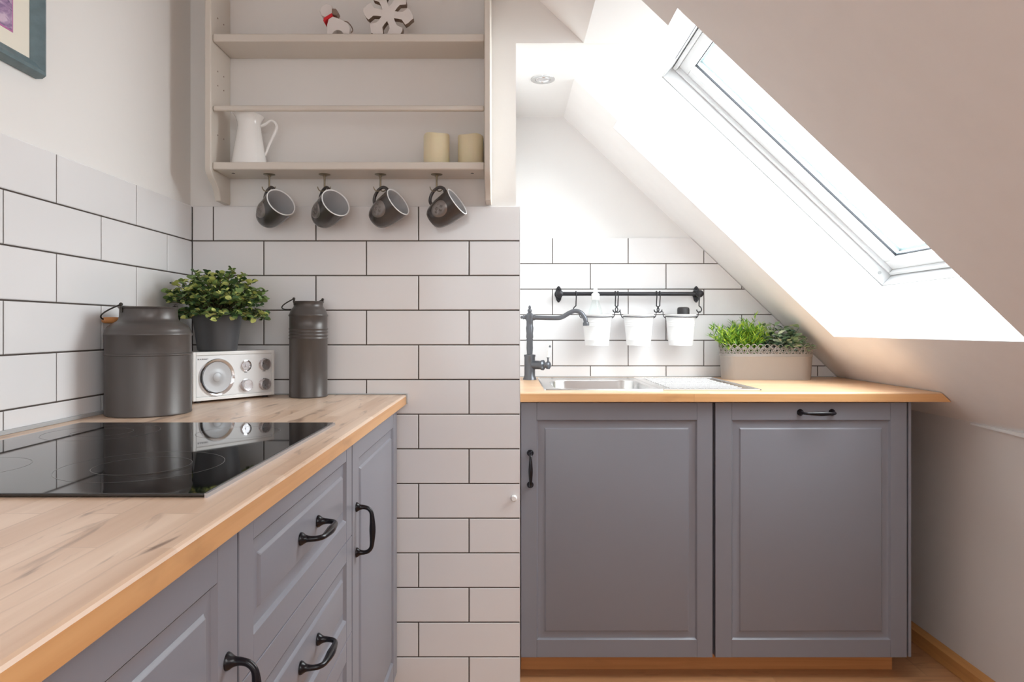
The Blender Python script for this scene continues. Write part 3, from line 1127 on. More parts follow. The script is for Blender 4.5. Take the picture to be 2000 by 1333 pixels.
def stadium(hx, hy, n=14):
    """rounded-end outline"""
    r = hy
    pts = []
    for k in range(n + 1):
        a = -PI / 2 + PI * k / n
        pts.append((hx - r + r * math.cos(a), r * math.sin(a)))
    for k in range(n + 1):
        a = PI / 2 + PI * k / n
        pts.append((-hx + r + r * math.cos(a), r * math.sin(a)))
    return pts


def resample(pts, n):
    P = [Vector((*p, 0)) for p in pts]
    P.append(P[0])
    seg = [(P[i + 1] - P[i]).length for i in range(len(P) - 1)]
    tot = sum(seg)
    out = []
    for k in range(n):
        d = tot * k / n
        i = 0
        while d > seg[i]:
            d -= seg[i]
            i += 1
        out.append(P[i].lerp(P[i + 1], d / seg[i]))
    return out


PN = 360
hx, hy = (PLX1 - PLX0) / 2, 0.052


def pl_ring(z, off):
    r = resample(stadium(hx + off, hy + off), PN)
    return [Vector((p.x, p.y, z)) for p in r]


mb = MB()
lv = [(0.0, -0.010), (0.004, -0.008), (0.086, -0.003), (0.089, -0.0005), (0.092, -0.003)]
rg = [[mb.bm.verts.new(p) for p in pl_ring(z, o)] for z, o in lv]
ri = [[mb.bm.verts.new(p) for p in pl_ring(z, o)] for z, o in ((0.092, -0.005), (0.004, -0.011))]
allr = rg + ri
for A, B in zip(allr[:-1], allr[1:]):
    for k in range(PN):
        mb.bm.faces.new((A[k], A[(k + 1) % PN], B[(k + 1) % PN], B[k]))
mb.bm.faces.new(rg[0][::-1])
mb.bm.faces.new(ri[-1])
mb.build('trough', M['planter'], t, smooth=True, ang=50)
# lace band: crossing strips with scalloped top
mb = MB()
NL = 34                      # diamonds round the band
zb, zt = 0.092, 0.137


def band(kf, z, out=0.0):
    k = kf * PN / NL
    o = -0.003 + (z - zb) / (zt - zb) * 0.004 + out
    base = BR
    i = int(math.floor(k)) % PN
    fr = k - math.floor(k)
    p = base[i].lerp(base[(i + 1) % PN], fr)
    n = BN[i]
    return Vector((p.x + n.x * o, p.y + n.y * o, z))


BR = pl_ring(0, 0)
BN = []
for i in range(PN):
    tv = BR[(i + 1) % PN] - BR[i - 1]
    BN.append(Vector((tv.y, -tv.x, 0)).normalized())
for k in range(NL):
    for (k0, z0, k1, z1) in ((k, zb + 0.006, k + 1, zb + 0.032), (k + 1, zb + 0.006, k, zb + 0.032),
                             (k - 0.26, zb + 0.019, k, zb + 0.0265), (k, zb + 0.0265, k + 0.26, zb + 0.019),
                             (k - 0.26, zb + 0.019, k, zb + 0.0115), (k, zb + 0.0115, k + 0.26, zb + 0.019),
                             (k + 0.15, zb + 0.033, k + 0.5, zb + 0.024), (k + 0.5, zb + 0.024, k + 0.85, zb + 0.033),
                             (k + 0.2, zb + 0.007, k + 0.5, zb + 0.014), (k + 0.5, zb + 0.014, k + 0.8, zb + 0.007)):
        pts = [band(k0 + (k1 - k0) * j / 3, z0 + (z1 - z0) * j / 3) for j in range(4)]
        mb.tube(pts, 0.0015, 5)
    pts = [band(k + j / 6, zb + 0.032 + 0.011 * math.sin(PI * j / 6)) for j in range(7)]
    mb.tube(pts, 0.0018, 5)
for z in (zb + 0.001, zb + 0.0035, zb + 0.006):
    mb.tube([band(NL * j / PN, z) for j in range(PN)], 0.0015, 5, closed=True)
mb.build('lace_rim', M['planter'], t, smooth=True, ang=180)
mb = MB()
mb.bm.faces.new([mb.bm.verts.new(p) for p in pl_ring(0.086, -0.006)])
mb.build('soil', M['soil'], t)

# grass-like plant standing in the planter
t2 = thing('grassy_plant', 'bright lime green spiky plant filling the left half of the planter', 'plant', (0.893, 2.590, CT + 0.086), 0)
mb = MB()
rnd = random.Random(5)
for k in range(130):
    a = rnd.uniform(0, 2 * PI)
    f = math.sqrt(rnd.random())
    bx, by = rnd.uniform(-0.052, 0.062), rnd.uniform(-0.028, 0.028)
    lean = Vector((math.cos(a) * f * 0.85 + bx * 4, math.sin(a) * f * 0.5 - 0.12, 1.0)).normalized()
    L = rnd.uniform(0.085, 0.165) * (1 - 0.30 * f)
    p0 = Vector((bx, by, 0))
    p1 = p0 + lean * L
    if p1.y > 0.09:
        p1.y = 0.09
    mid = (p0 + p1) / 2 + Vector((0, 0, 0.015))
    path = rot_bez([tuple(p0), tuple(mid), tuple(p1)], 4)
    mb.tube(path, 0.0008, 4, mi=0)
    for j in range(2, 9):
        for s in range(4):
            aa = rnd.uniform(0, 2 * PI)
            dv = lean * 0.9 + Vector((math.cos(aa), math.sin(aa), rnd.uniform(-0.1, 0.5))) * 0.8
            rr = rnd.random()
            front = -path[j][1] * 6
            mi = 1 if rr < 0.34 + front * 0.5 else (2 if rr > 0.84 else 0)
            leaf(mb, Vector(path[j]), dv, rnd.uniform(0.016, 0.030), rnd.uniform(0.0022, 0.0042), mi, 'blade', 0.2, rnd.uniform(-1, 1))
mb.build('foliage', [M['blade1'], M['blade2'], M['blade3']], t2, smooth=True, ang=180)
t3 = thing('leafy_plant', 'grey-green plant with pointed oval leaves filling the right half of the planter', 'plant', (1.060, 2.578, CT + 0.086), 0)
mb = MB()
rnd = random.Random(8)
for k in range(42):
    a = rnd.uniform(0, 2 * PI)
    bx, by = rnd.uniform(-0.085, 0.070), rnd.uniform(-0.03, 0.028)
    f = math.sqrt(rnd.random())
    lean = Vector((math.cos(a) * f * 0.6, math.sin(a) * f * 0.5 - 0.15, 1.0)).normalized()
    top = 0.128 - max(0, bx + 0.02) * 0.70
    L = rnd.uniform(0.45, 1.0) * top
    p0 = Vector((bx, by, 0))
    p1 = p0 + lean * L
    mb.tube([p0, (p0 + p1) / 2 + Vector((0, 0, 0.006)), p1], 0.001, 5, mi=2)
    for j in range(5):
        pt = p0.lerp(p1, 0.42 + 0.145 * j)
        aa = rnd.uniform(0, 2 * PI)
        for s in range(2):
            dv = Vector((math.cos(aa + s * PI), math.sin(aa + s * PI) - 0.15, rnd.uniform(0.0, 0.9)))
            rr = rnd.random()
            mi = 1 if rr < 0.34 else (2 if rr > 0.82 else 0)
            sz = rnd.uniform(0.024, 0.040)
            if pt.x + dv.x * sz > 0.140 - pt.z * 1.05 - 0.01:
                dv.x = -abs(dv.x)
            leaf(mb, pt, dv, sz, sz * 0.46, mi, 'oval', 0.35, rnd.uniform(-0.8, 0.8))
mb.build('foliage', [M['sage1'], M['sage2'], M['sage3']], t3, smooth=True, ang=180)

# ------------------------------------------------------------------ sink
t = thing('sink', 'inset stainless steel sink with bowl at left and ribbed drainer at right', 'sink', (0, 0, CT))
X0, X1, Y0, Y1 = 0.118, 0.800, 2.135, 2.640


def rrect(x0, x1, y0, y1, r, n=64):
    pts = []
    for cx, cy, a0 in ((x1 - r, y0 + r, -PI / 2), (x1 - r, y1 - r, 0), (x0 + r, y1 - r, PI / 2), (x0 + r, y0 + r, PI)):
        for k in range(9):
            a = a0 + PI / 2 * k / 8
            pts.append((cx + r * math.cos(a), cy + r * math.sin(a)))
    return pts


mb = MB()
bx0, bx1, by0, by1 = SK[0] + 0.004, SK[1] - 0.004, SK[2] + 0.004, SK[3] - 0.004


def loop(mb, pts, z):
    return [mb.bm.verts.new((p[0], p[1], z)) for p in pts]


def bridge(mb, A, B):
    n = len(A)
    for k in range(n):
        mb.bm.faces.new((A[k], A[(k + 1) % n], B[(k + 1) % n], B[k]))


XM = 0.492
lps = [loop(mb, rrect(X0, XM, Y0, Y1, 0.004), 0.0), loop(mb, rrect(X0 + 0.002, XM, Y0 + 0.002, Y1 - 0.002, 0.004), 0.0035),
       loop(mb, rrect(X0 + 0.006, XM - 0.0005, Y0 + 0.006, Y1 - 0.006, 0.004), 0.0035), loop(mb, rrect(X0 + 0.010, XM - 0.001, Y0 + 0.010, Y1 - 0.010, 0.004), 0.0015),
       loop(mb, rrect(bx0 - 0.002, bx1 + 0.002, by0 - 0.002, by1 + 0.002, 0.07), 0.0015)]
for A, B in zip(lps[:-1], lps[1:]):
    bridge(mb, A, B)
mb.build('rim', M['steel'], t, smooth=True, ang=40)
mb = MB()
lps = [loop(mb, rrect(bx0 - 0.002, bx1 + 0.002, by0 - 0.002, by1 + 0.002, 0.07), 0.0015), loop(mb, rrect(bx0, bx1, by0, by1, 0.068), -0.003),
       loop(mb, rrect(bx0 + 0.004, bx1 - 0.004, by0 + 0.004, by1 - 0.004, 0.066), -0.13), loop(mb, rrect(bx0 + 0.02, bx1 - 0.02, by0 + 0.02, by1 - 0.02, 0.055), -0.15)]
for A, B in zip(lps[:-1], lps[1:]):
    bridge(mb, A, B)
mb.bm.faces.new(lps[-1])
mb.build('bowl', M['steel'], t, smooth=True, ang=60)
mb = MB()
mb.box(XM, X1, Y0, Y1, 0.0, 0.0015)
for y in [Y0 + 0.05 + 0.038 * k for k in range(11)]:
    mb.box(XM + 0.03, X1 - 0.045, y, y + 0.016, 0.0010, 0.0042)
mb.box(XM, X1, Y0, Y0 + 0.006, 0, 0.0035)
mb.box(XM, X1, Y1 - 0.006, Y1, 0, 0.0035)
mb.box(X1 - 0.006, X1, Y0, Y1, 0, 0.0035)
mb.build('drainer', M['steel'], t, bevel=0.0012)

# ------------------------------------------------------------------ tap
t = thing('kitchen_tap', 'dark grey antique style tap with long curved spout behind the sink', 'tap', (0.0865, 2.575, CT))
mb = MB()
mb.lathe([(0, 0), (0.026, 0), (0.025, 0.005), (0.0205, 0.016), (0.0205, 0.085), (0.022, 0.088), (0.022, 0.094), (0.012, 0.096), (0, 0.096)], segs=32)
mb.build('base', M['faucet'], t, smooth=True, ang=40)
mb = MB()
mb.lathe([(0.0105, 0.094), (0.0125, 0.12), (0.0115, 0.145), (0.0135, 0.150), (0.0115, 0.155), (0.0135, 0.160), (0.0125, 0.175), (0.0145, 0.195), (0.0125, 0.205),
          (0.0125, 0.222), (0.0155, 0.226), (0.0155, 0.246), (0.0105, 0.250), (0.0065, 0.254), (0.0085, 0.260), (0.0085, 0.264), (0.004, 0.268), (0.0055, 0.274), (0.0035, 0.280), (0, 0.281)], segs=28)
mb.build('column', M['faucet'], t, smooth=True, ang=50)
mb = MB()
q = rot_bez([(0, 0, 0.236, 0.011), (0.018, -0.002, 0.2355, 0.0115), (0.024, -0.003, 0.235, 0.0085), (0.090, -0.012, 0.233, 0.0085), (0.120, -0.016, 0.236, 0.0085), (0.148, -0.019, 0.252, 0.0085),
             (0.170, -0.022, 0.2595, 0.0085), (0.192, -0.025, 0.252, 0.0085), (0.206, -0.027, 0.232, 0.0085), (0.209, -0.028, 0.218, 0.0085), (0.2095, -0.028, 0.216, 0.0115), (0.210, -0.028, 0.204, 0.0120)], 5)
mb.tube([p[:3] for p in q], [p[3] for p in q], 18)
mb.build('spout', M['faucet'], t, smooth=True, ang=60)
mb = MB()
mb.lathe([(0.0, 0), (0.009, 0), (0.007, 0.008), (0.0085, 0.012), (0.005, 0.016), (0.006, 0.021), (0, 0.024)], (-0.012, 0.0, 0.236), 18, (-1, 0, 0))
mb.build('finial', M['faucet'], t, smooth=True, ang=60)
mb = MB()
ax = Vector((0.88, -0.47, 0)).normalized()
mb.lathe([(0, 0), (0.0165, 0), (0.0165, 0.038), (0.0195, 0.042), (0.0195, 0.048), (0.0145, 0.052), (0.0105, 0.054), (0.0105, 0.060), (0.0145, 0.063), (0.0145, 0.072), (0.008, 0.077), (0, 0.078)], (0.008, -0.004, 0.056), 28, tuple(ax))
vb = mb.build('valve_body', M['faucet'], t, smooth=True, ang=45)
pb = Vector((0.008, -0.004, 0.056)) + ax * 0.067
mb = MB()
mb.tube([pb + Vector((0, 0, 0.010)), pb + Vector((0, 0, 0.024)), pb + Vector((0, 0, 0.030))], [0.004, 0.003, 0.0055], 12)
mb.build('lever', M['faucet'], t, smooth=True)
mb = MB()
q = [pb + Vector((0.0, 0, 0.029)), pb + Vector((0.002, 0, 0.040)), pb + Vector((0.005, 0, 0.056)), pb + Vector((0.007, 0, 0.066))]
mb.tube(q, [0.004, 0.0062, 0.0072, 0.0045], 16)
mb.build('lever_grip', M['white_gloss'], t, smooth=True)
mb = MB()
mb.sphere(pb + Vector((0.0072, 0, 0.070)), 0.004, 12, 8, (1, 1, 1.3))
mb.build('lever_tip', M['faucet'], t, smooth=True)

# ------------------------------------------------------------------ rail with hooks and buckets
RY, RZ = 2.668, 1.2095
t = thing('hanging_rail', 'black iron kitchen rail with ornate end brackets on the white tiled alcove wall', 'rail', (0.48, YB, RZ))
mb = MB()
mb.tube([(-0.272, RY - YB, 0), (0.280, RY - YB, 0)], 0.0078, 18)
mb.build('rod', M['iron'], t, smooth=True, ang=60)
for s in (-1, 1):
    mb = MB()
    cx = s * 0.274
    mb.prism([(cx + 0.0145 * math.cos(a) * (1 + 0.12 * math.cos(6 * a)), 0.030 * math.sin(a) * (1 + 0.10 * math.cos(4 * a))) for a in [2 * PI * k / 36 for k in range(36)]], 'Y', -0.004, 0.0)
    mb.lathe([(0.012, 0), (0.010, 0.006), (0.0085, 0.012), (0.0085, 0.034), (0.0135, 0.036), (0.0145, 0.042), (0.0145, 0.050), (0.009, 0.054), (0, 0.056)], (cx, -0.004, 0), 24, (0, -1, 0))
    for zz in (0.022, -0.022):
        mb.sphere((cx, -0.005, zz), 0.0038, 10, 6)
    mb.build('bracket', M['iron'], t, smooth=True, ang=45)
hook0 = None
SCB = 1328.0
BUCK = [(0.3495, 'white metal bucket at the left of the rail, holding a clear bottle'),
        (0.5110, 'empty white metal bucket in the middle of the rail'),
        (0.6750, 'white metal bucket at the right of the rail, holding a black capped bottle')]
BZ = 1.128     # rim height of the buckets
BYC = 2.640
hook_labels = ['black s-hook on the rail at the left side of the bottle bucket', 'black s-hook on the rail at the right side of the bottle bucket',
               'black s-hook on the rail at the left side of the middle bucket', 'black s-hook on the rail at the right side of the middle bucket',
               'black s-hook on the rail at the left side of the right bucket', 'black s-hook beside the right rail bracket, right of the last bucket']
BR_T, BR_B, BH = 0.0590, 0.0455, 0.120


def hook_mesh():
    mb = MB()
    pts = [(0, 0.0105, -0.004)]
    for k in range(9):
        a = -0.2 + (PI + 0.3) * k / 8
        pts.append((0, 0.0100 * math.cos(a), 0.0100 * math.sin(a)))
    pts += [(0, -0.0100, -0.012), (0, -0.004, -0.030), (0, -0.001, -0.048)]
    q = rot_bez(pts, 3)
    mb.tube(q, 0.0022, 8)
    pts = [(0, -0.001, -0.047), (0.0075, -0.001, -0.054), (0.010, -0.001, -0.064), (0.004, -0.001, -0.072), (-0.006, -0.001, -0.070), (-0.009, -0.001, -0.062)]
    mb.tube(rot_bez(pts, 5), 0.0022, 8)
    return mb


n_h = 0
for i, (bx, lab) in enumerate(BUCK):
    for s in (-1, 1):
        hx_ = bx + s * (BR_T + 0.0165 + (0.003 if (i, s) in ((0, -1), (2, 1)) else 0))
        if hook0 is None:
            o = hook_mesh().build('s_hook', M['iron'], smooth=True, ang=80)
            hook0 = o
        else:
            o = hook0.copy()
            C.objects.link(o)
        o.location = (hx_, RY, RZ)
        o.scale = (-s, 1, 1) if False else (s, 1, 1)
        tag(o, hook_labels[n_h], 'hook', 'black s-hooks on the rail')
        n_h += 1
b0_ = None
for i, (bx, lab) in enumerate(BUCK):
    if b0_ is None:
        t = thing('bucket', lab, 'bucket', (bx, BYC, BZ - BH), 0, 'white buckets on the kitchen rail')
        mb = MB()
        hh = BH
        pf = [(0, 0.004), (BR_B - 0.003, 0.004), (BR_B - 0.002, 0), (BR_B, 0.0)]
        for z in (0.02, 0.075, 0.082, 0.089):
            rr = BR_B + (BR_T - 0.002 - BR_B) * z / hh
            pf += [(rr, z), (rr + 0.0008, z + 0.0015), (rr, z + 0.003)]
        pf += [(BR_T - 0.0025, hh - 0.004), (BR_T - 0.0005, hh - 0.004), (BR_T + 0.0005, hh - 0.002), (BR_T - 0.0005, hh), (BR_T - 0.0025, hh), (BR_T - 0.0035, hh - 0.003), (BR_B - 0.001, 0.006), (0, 0.006)]
        mb.lathe(pf, segs=56)
        mb.build('body', M['white_sat'], t, smooth=True, ang=45)
        for s in (-1, 1):
            mb = MB()
            mb.tube([(s * (BR_T - 0.001), 0, BH - 0.014), (s * (BR_T + 0.006), 0, BH - 0.010), (s * (BR_T + 0.0095), 0, BH - 0.001), (s * (BR_T + 0.0095), 0, BH + 0.009), (s * (BR_T + 0.0145), 0, BH + 0.0125)], 0.0016, 8)
            mb.build('ear', M['iron'], t, smooth=True, ang=80)
        mb = MB()
        pts = []
        for k in range(25):
            a = PI + PI * k / 24
            pts.append(((BR_T + 0.002) * math.cos(a), (BR_T + 0.002) * math.sin(a), BH - 0.008 - 0.003 * math.sin(PI * k / 24)))
        mb.tube(pts, 0.0019, 6)
        mb.build('bail_handle', M['iron'], t, smooth=True, ang=80)
        b0_ = t
    else:
        t = copy_tree(b0_)
        t.location.x = bx
        t['label'] = lab

t = thing('spray_bottle', 'clear plastic bottle with white cap standing in the left bucket on the rail', 'bottle', (0.3440, BYC, BZ - BH + 0.0065))
mb = MB()
mb.lathe([(0, 0), (0.026, 0), (0.028, 0.004), (0.028, 0.100), (0.0275, 0.118), (0.023, 0.138), (0.015, 0.162), (0.0125, 0.170), (0.0125, 0.176)], segs=36)
mb.build('body', M['bottle'], t, smooth=True, ang=60)
mb = MB()
mb.lathe([(0, 0.170), (0.0155, 0.170), (0.0160, 0.173), (0.0160, 0.192), (0.0120, 0.196), (0.0085, 0.198), (0.0080, 0.212), (0.006, 0.216), (0, 0.2165)], segs=28)
mb.build('cap', M['white_gloss'], t, smooth=True, ang=50)
t = thing('dish_soap_bottle', 'bottle with a round black cap standing in the right bucket on the rail', 'bottle', (0.6850, BYC, BZ - BH + 0.0065))
mb = MB()
mb.lathe([(0, 0), (0.022, 0), (0.024, 0.004), (0.024, 0.090), (0.020, 0.100), (0, 0.100)], segs=32)
mb.build('body', M['rubber'], t, smooth=True, ang=60)
mb = MB()
mb.lathe([(0.0235, 0.098), (0.0235, 0.133), (0.0215, 0.1395), (0.016, 0.142), (0, 0.142)], segs=36)
mb.build('cap', M['rubber'], t, smooth=True, ang=50)

# ------------------------------------------------------------------ wall shelf unit
t = thing('wall_shelf', 'cream painted wall shelf unit with plate rail and curved side panels above the tiles', 'shelf', (0, YA + PT, 0))
W0 = YA + PT
SF = 1.875 - W0           # front of side panels (local y)


def side_panel(x0, x1):
    mb = MB()
    pl = [(0, 1.438), (-0.068, 1.438), (-0.070, 1.446), (-0.073, 1.452), (-0.078, 1.463), (-0.092, 1.478), (-0.112, 1.490), (-0.124, 1.500), (SF, 1.514), (SF, 2.25), (0, 2.25)]
    mb.prism(pl, 'X', x0, x1)
    return mb


side_panel(-0.834, -0.8158).build('side_panel', M['shelf'], t, bevel=0.0035, segs=3, bang=50)
side_panel(-0.0625, -0.0445).build('side_panel', M['shelf'], t, bevel=0.0035, segs=3, bang=50)
SYF = 1.884 - W0
for z0, z1 in ((1.5155, 1.537), (1.8707, 1.893), (2.225, 2.247)):
    mb = MB()
    mb.box(-0.8158, -0.0625, SYF, -0.0005, z0, z1)
    s_ = mb.build('shelf_board', M['shelf'], t, bevel=0.004, segs=3)
    if z0 < 1.6:
        for x in (-0.776, -0.098):
            mb = MB()
            mb.lathe([(0, -0.0006), (0.0045, -0.0006), (0.0045, 0.0005)], (x, SYF + 0.045, z0), 16)
            mb.build('screw_hole', M['rubber'], s_)
mb = MB()
mb.box(-0.8158, -0.0625, SYF + 0.0, SYF + 0.014, 1.679, 1.6945)
mb.build('plate_rail', M['shelf'], t, bevel=0.005, segs=3)
for y in (-0.09, -0.05):
    for z in (1.62, 1.76, 1.80, 1.95):
        mb = MB()
        mb.lathe([(0, 0.0), (0.0022, 0.0), (0.0022, 0.0006), (0, 0.0006)], (-0.8155, y, z), 10, (1, 0, 0))
        mb.build('peg_hole', M['wood_raw'], t)

# cup hooks and mugs
HY = 1.945
HX = [-0.6796, -0.5214, -0.3617, -0.2007]
AX = [(0.69, -0.55, 0.46), (0.655, -0.62, 0.435), (0.775, -0.38, 0.505), (0.80, -0.26, 0.54)]
ordn = ['leftmost', 'second from left', 'second from right', 'rightmost']
h0 = None
for i, x in enumerate(HX):
    lab = f'brass cup hook screwed under the shelf, {ordn[i]} of four, carrying a mug'
    if h0 is None:
        t = thing('cup_hook', lab, 'hook', (x, HY, 1.5155), 0, 'cup hooks under the wall shelf')
        mb = MB()
        mb.lathe([(0, 0), (0.0165, 0), (0.0165, -0.0012), (0.012, -0.003), (0.006, -0.0035), (0.005, -0.006), (0, -0.006)], segs=28)
        mb.build('plate', M['brass'], t, smooth=True, ang=50)
        mb = MB()
        mb.tube([(0, 0, -0.004), (0, 0, -0.020), (0, 0, -0.045)], [0.0030, 0.0026, 0.0028], 10)
        mb.build('stem', M['brass'], t, smooth=True, ang=50)
        for s in (-1, 1):
            mb = MB()
            q = rot_bez([(0, 0, -0.040, 0.0018), (s * 0.003, -0.001, -0.047, 0.0018), (s * 0.010, -0.003, -0.0485, 0.0018), (s * 0.016, -0.004, -0.044, 0.0016), (s * 0.019, -0.005, -0.036, 0.0014)], 5)
            mb.tube([p[:3] for p in q], [p[3] for p in q], 8)
            mb.build('prong', M['brass'], t, smooth=True, ang=80)
        h0 = t
    else:
        t = copy_tree(h0)
        t.location.x = x
        t['label'] = lab

MR, MH = 0.0435, 0.094


def build_mug(lab):
    t = thing('mug', lab, 'mug', (0, 0, 0), 0, 'charcoal mugs hanging under the shelf')
    mb = MB()
    pf = [(0, 0.002), (0.022, 0.002), (0.024, 0.0), (0.026, 0.0008), (0.0315, 0.008), (0.0352, 0.017), (0.0385, 0.030), (0.0408, 0.045), (0.0422, 0.065), (0.0432, 0.080), (MR, MH - 0.002)]
    mb.lathe(pf, segs=56)
    mb.build('body', M['mug'], t, smooth=True, ang=60)
    mb = MB()
    mb.lathe([(MR, MH - 0.0024), (MR + 0.0001, MH - 0.0008), (MR - 0.0010, MH), (MR - 0.0028, MH - 0.0006), (MR - 0.0033, MH - 0.0028)], segs=56)
    mb.build('rim', M['mug_in'], t, smooth=True, ang=70)
    mb = MB()
    pf = [(MR - 0.0033, MH - 0.0027), (MR - 0.0035, 0.080), (0.0385, 0.065), (0.037, 0.045), (0.034, 0.030), (0.029, 0.015), (0.020, 0.008), (0, 0.007)]
    mb.lathe(pf, segs=56)
    mb.build('inner_glaze', M['mug_shade'], t, smooth=True, ang=70)
    mb = MB()
    q = rot_bez([(0.0415, 0, 0.075, 0.0048), (0.054, 0, 0.079, 0.0046), (0.066, 0, 0.070, 0.0046), (0.068, 0, 0.052, 0.0046), (0.060, 0, 0.034, 0.0046), (0.048, 0, 0.024, 0.0046), (0.036, 0, 0.024, 0.0050)], 5)
    mb.tube([p[:3] for p in q], [p[3] for p in q], 12)
    mb.build('handle', M['mug'], t, smooth=True, ang=80)

    # oval relief medallion on the +y side
    def surf(a, h, o):
        rs = [(0.0, 0.026), (0.008, 0.0315), (0.017, 0.0352), (0.030, 0.0385), (0.045, 0.0408), (0.065, 0.0422), (0.080, 0.0432), (0.094, MR)]
        for (h0_, r0_), (h1_, r1_) in zip(rs[:-1], rs[1:]):
            if h <= h1_:
                r = r0_ + (r1_ - r0_) * (h - h0_) / (h1_ - h0_)
                break
        return Vector(((r + o) * math.cos(a), (r + o) * math.sin(a), h))
    mb = MB()
    A0, H0 = PI / 2, 0.046
    n = 28
    cen = mb.bm.verts.new(surf(A0, H0, 0.0012))
    prev = None
    for ri_ in range(1, 6):
        f = ri_ / 5
        o = 0.0012 if ri_ < 5 else 0.0002
        o = 0.0022 if ri_ == 4 else o
        rg_ = [mb.bm.verts.new(surf(A0 + 0.58 * f * math.cos(2 * PI * k / n), H0 + 0.026 * f * math.sin(2 * PI * k / n), o)) for k in range(n)]
        for k in range(n):
            if prev is None:
                mb.bm.faces.new((cen, rg_[k], rg_[(k + 1) % n]))
            else:
                mb.bm.faces.new((prev[k], rg_[k], rg_[(k + 1) % n], prev[(k + 1) % n]))
        prev = rg_
    rn = random.Random(3)
    for (fx, fz, fs) in ((-0.12, -0.006, 1.0), (0.16, 0.002, 0.9), (-0.02, 0.010, 0.8), (0.06, -0.013, 0.8), (-0.28, 0.006, 0.6), (0.30, -0.008, 0.6)):
        for k in range(5):
            a = 2 * PI * k / 5 + rn.random()
            p = surf(A0 + fx + 0.085 * fs * math.cos(a), H0 + fz + 0.0036 * fs * math.sin(a), 0.0012)
            mb.sphere(p, 0.0019 * fs, 8, 6)
        mb.sphere(surf(A0 + fx, H0 + fz, 0.0018), 0.0013 * fs, 8, 6)
    mb.build('relief_medallion', M['relief'], t, smooth=True, ang=180)
    return t


m0 = None
for i, x in enumerate(HX):
    lab = f'charcoal mug with oval flower relief hanging on a hook, {ordn[i]} of four'
    t = build_mug(lab) if m0 is None else copy_tree(m0)
    m0 = m0 or t
    t['label'] = lab
    a = Vector(AX[i]).normalized()
    h = (Vector((0, 0, 1)) - a * a.z).normalized()
    y = a.cross(h)
    hk = Vector((x, HY - 0.002, 1.5155 - 0.0465))
    o = hk - (0.0635 * h + 0.058 * a)
    t.matrix_world = Matrix.Translation(o) @ Matrix((h, y, a)).transposed().to_4x4()

# pitcher
t = thing('pitcher', 'white enamel pitcher with a looped handle at the left end of the lower shelf', 'pitcher', (-0.737, 1.945, 1.537), math.radians(8))
mb = MB()
pf = [(0.0, 0.000), (0.0485, 0.0), (0.0495, 0.002), (0.0490, 0.006), (0.044, 0.038), (0.0385, 0.070), (0.0335, 0.100), (0.0318, 0.112), (0.0315, 0.124), (0.0335, 0.134), (0.038, 0.144), (0.0415, 0.151), (0.0405, 0.1515), (0.0365, 0.144), (0.032, 0.134), (0.030, 0.124), (0.030, 0.112), (0.046, 0.01), (0, 0.008)]
mb.lathe(pf, segs=56)
for v in mb.bm.verts:
    if v.co.z > 0.118:
        k = (v.co.z - 0.118) / 0.033
        c = -v.co.x / 0.04
        v.co.z += k * (0.008 * c + (0.010 * max(0, c) ** 3))
        v.co.x += -k * 0.016 * max(0, c) ** 4
mb.build('body', M['white_gloss'], t, smooth=True, ang=60)
mb = MB()
q = rot_bez([(0.032, 0, 0.118, 0.0042), (0.044, 0, 0.124, 0.0042), (0.058, 0, 0.135, 0.0042), (0.070, 0, 0.131, 0.0042), (0.076, 0, 0.117, 0.0042), (0.070, 0, 0.098, 0.0042), (0.058, 0, 0.072, 0.0038), (0.048, 0, 0.046, 0.0035), (0.0435, 0, 0.034, 0.003)], 5)
mb.tube([p[:3] for p in q], [p[3] for p in q], 10)
mb.build('handle', M['white_gloss'], t, smooth=True, ang=80)

# candles
for x, y, h_, lab in ((-0.2005, 1.940, 0.088, 'ivory pillar candle on the lower shelf, the left and brighter of two'),
                      (-0.1040, 1.955, 0.089, 'ivory pillar candle touching the right side panel of the lower shelf')):
    t = thing('pillar_candle', lab, 'candle', (x, y, 1.537), 0, 'ivory candles on the lower shelf')
    mb = MB()
    r = 0.0368
    mb.lathe([(0, 0), (r - 0.001, 0), (r, 0.001), (r, h_ - 0.003), (r - 0.001, h_), (r - 0.004, h_ - 0.001), (r - 0.009, h_ - 0.006), (0.010, h_ - 0.009), (0, h_ - 0.009)], segs=40)
    for v in mb.bm.verts:
        if v.co.z > h_ - 0.004:
            v.co.z += 0.0018 * math.sin(3 * math.atan2(v.co.y, v.co.x) + x * 20)
    mb.build('wax', M['ivory'], t, smooth=True, ang=60)
    mb = MB()
    mb.tube([(0, 0, h_ - 0.010), (0.001, 0, h_ - 0.003)], 0.0009, 6)
    mb.build('wick', M['rubber'], t)

# figurines
t = thing('snowflake_ornament', 'whitewashed wooden snowflake standing on the upper shelf', 'ornament', (-0.3345, 1.925, 1.893))
cz = 0.0625
mb = MB()


def flake_poly(k):
    a = math.radians(-8 + 60 * k)
    pts = [(0.0, -0.011), (0.030, -0.010), (0.040, -0.011), (0.052, -0.024), (0.060, -0.018), (0.066, -0.010), (0.072, -0.004), (0.070, 0.004), (0.066, 0.011), (0.060, 0.019), (0.052, 0.024), (0.040, 0.011), (0.030, 0.010), (0.0, 0.011)]
    return [(p[0] * math.cos(a) - p[1] * math.sin(a), p[0] * math.sin(a) + p[1] * math.cos(a) + cz) for p in pts]


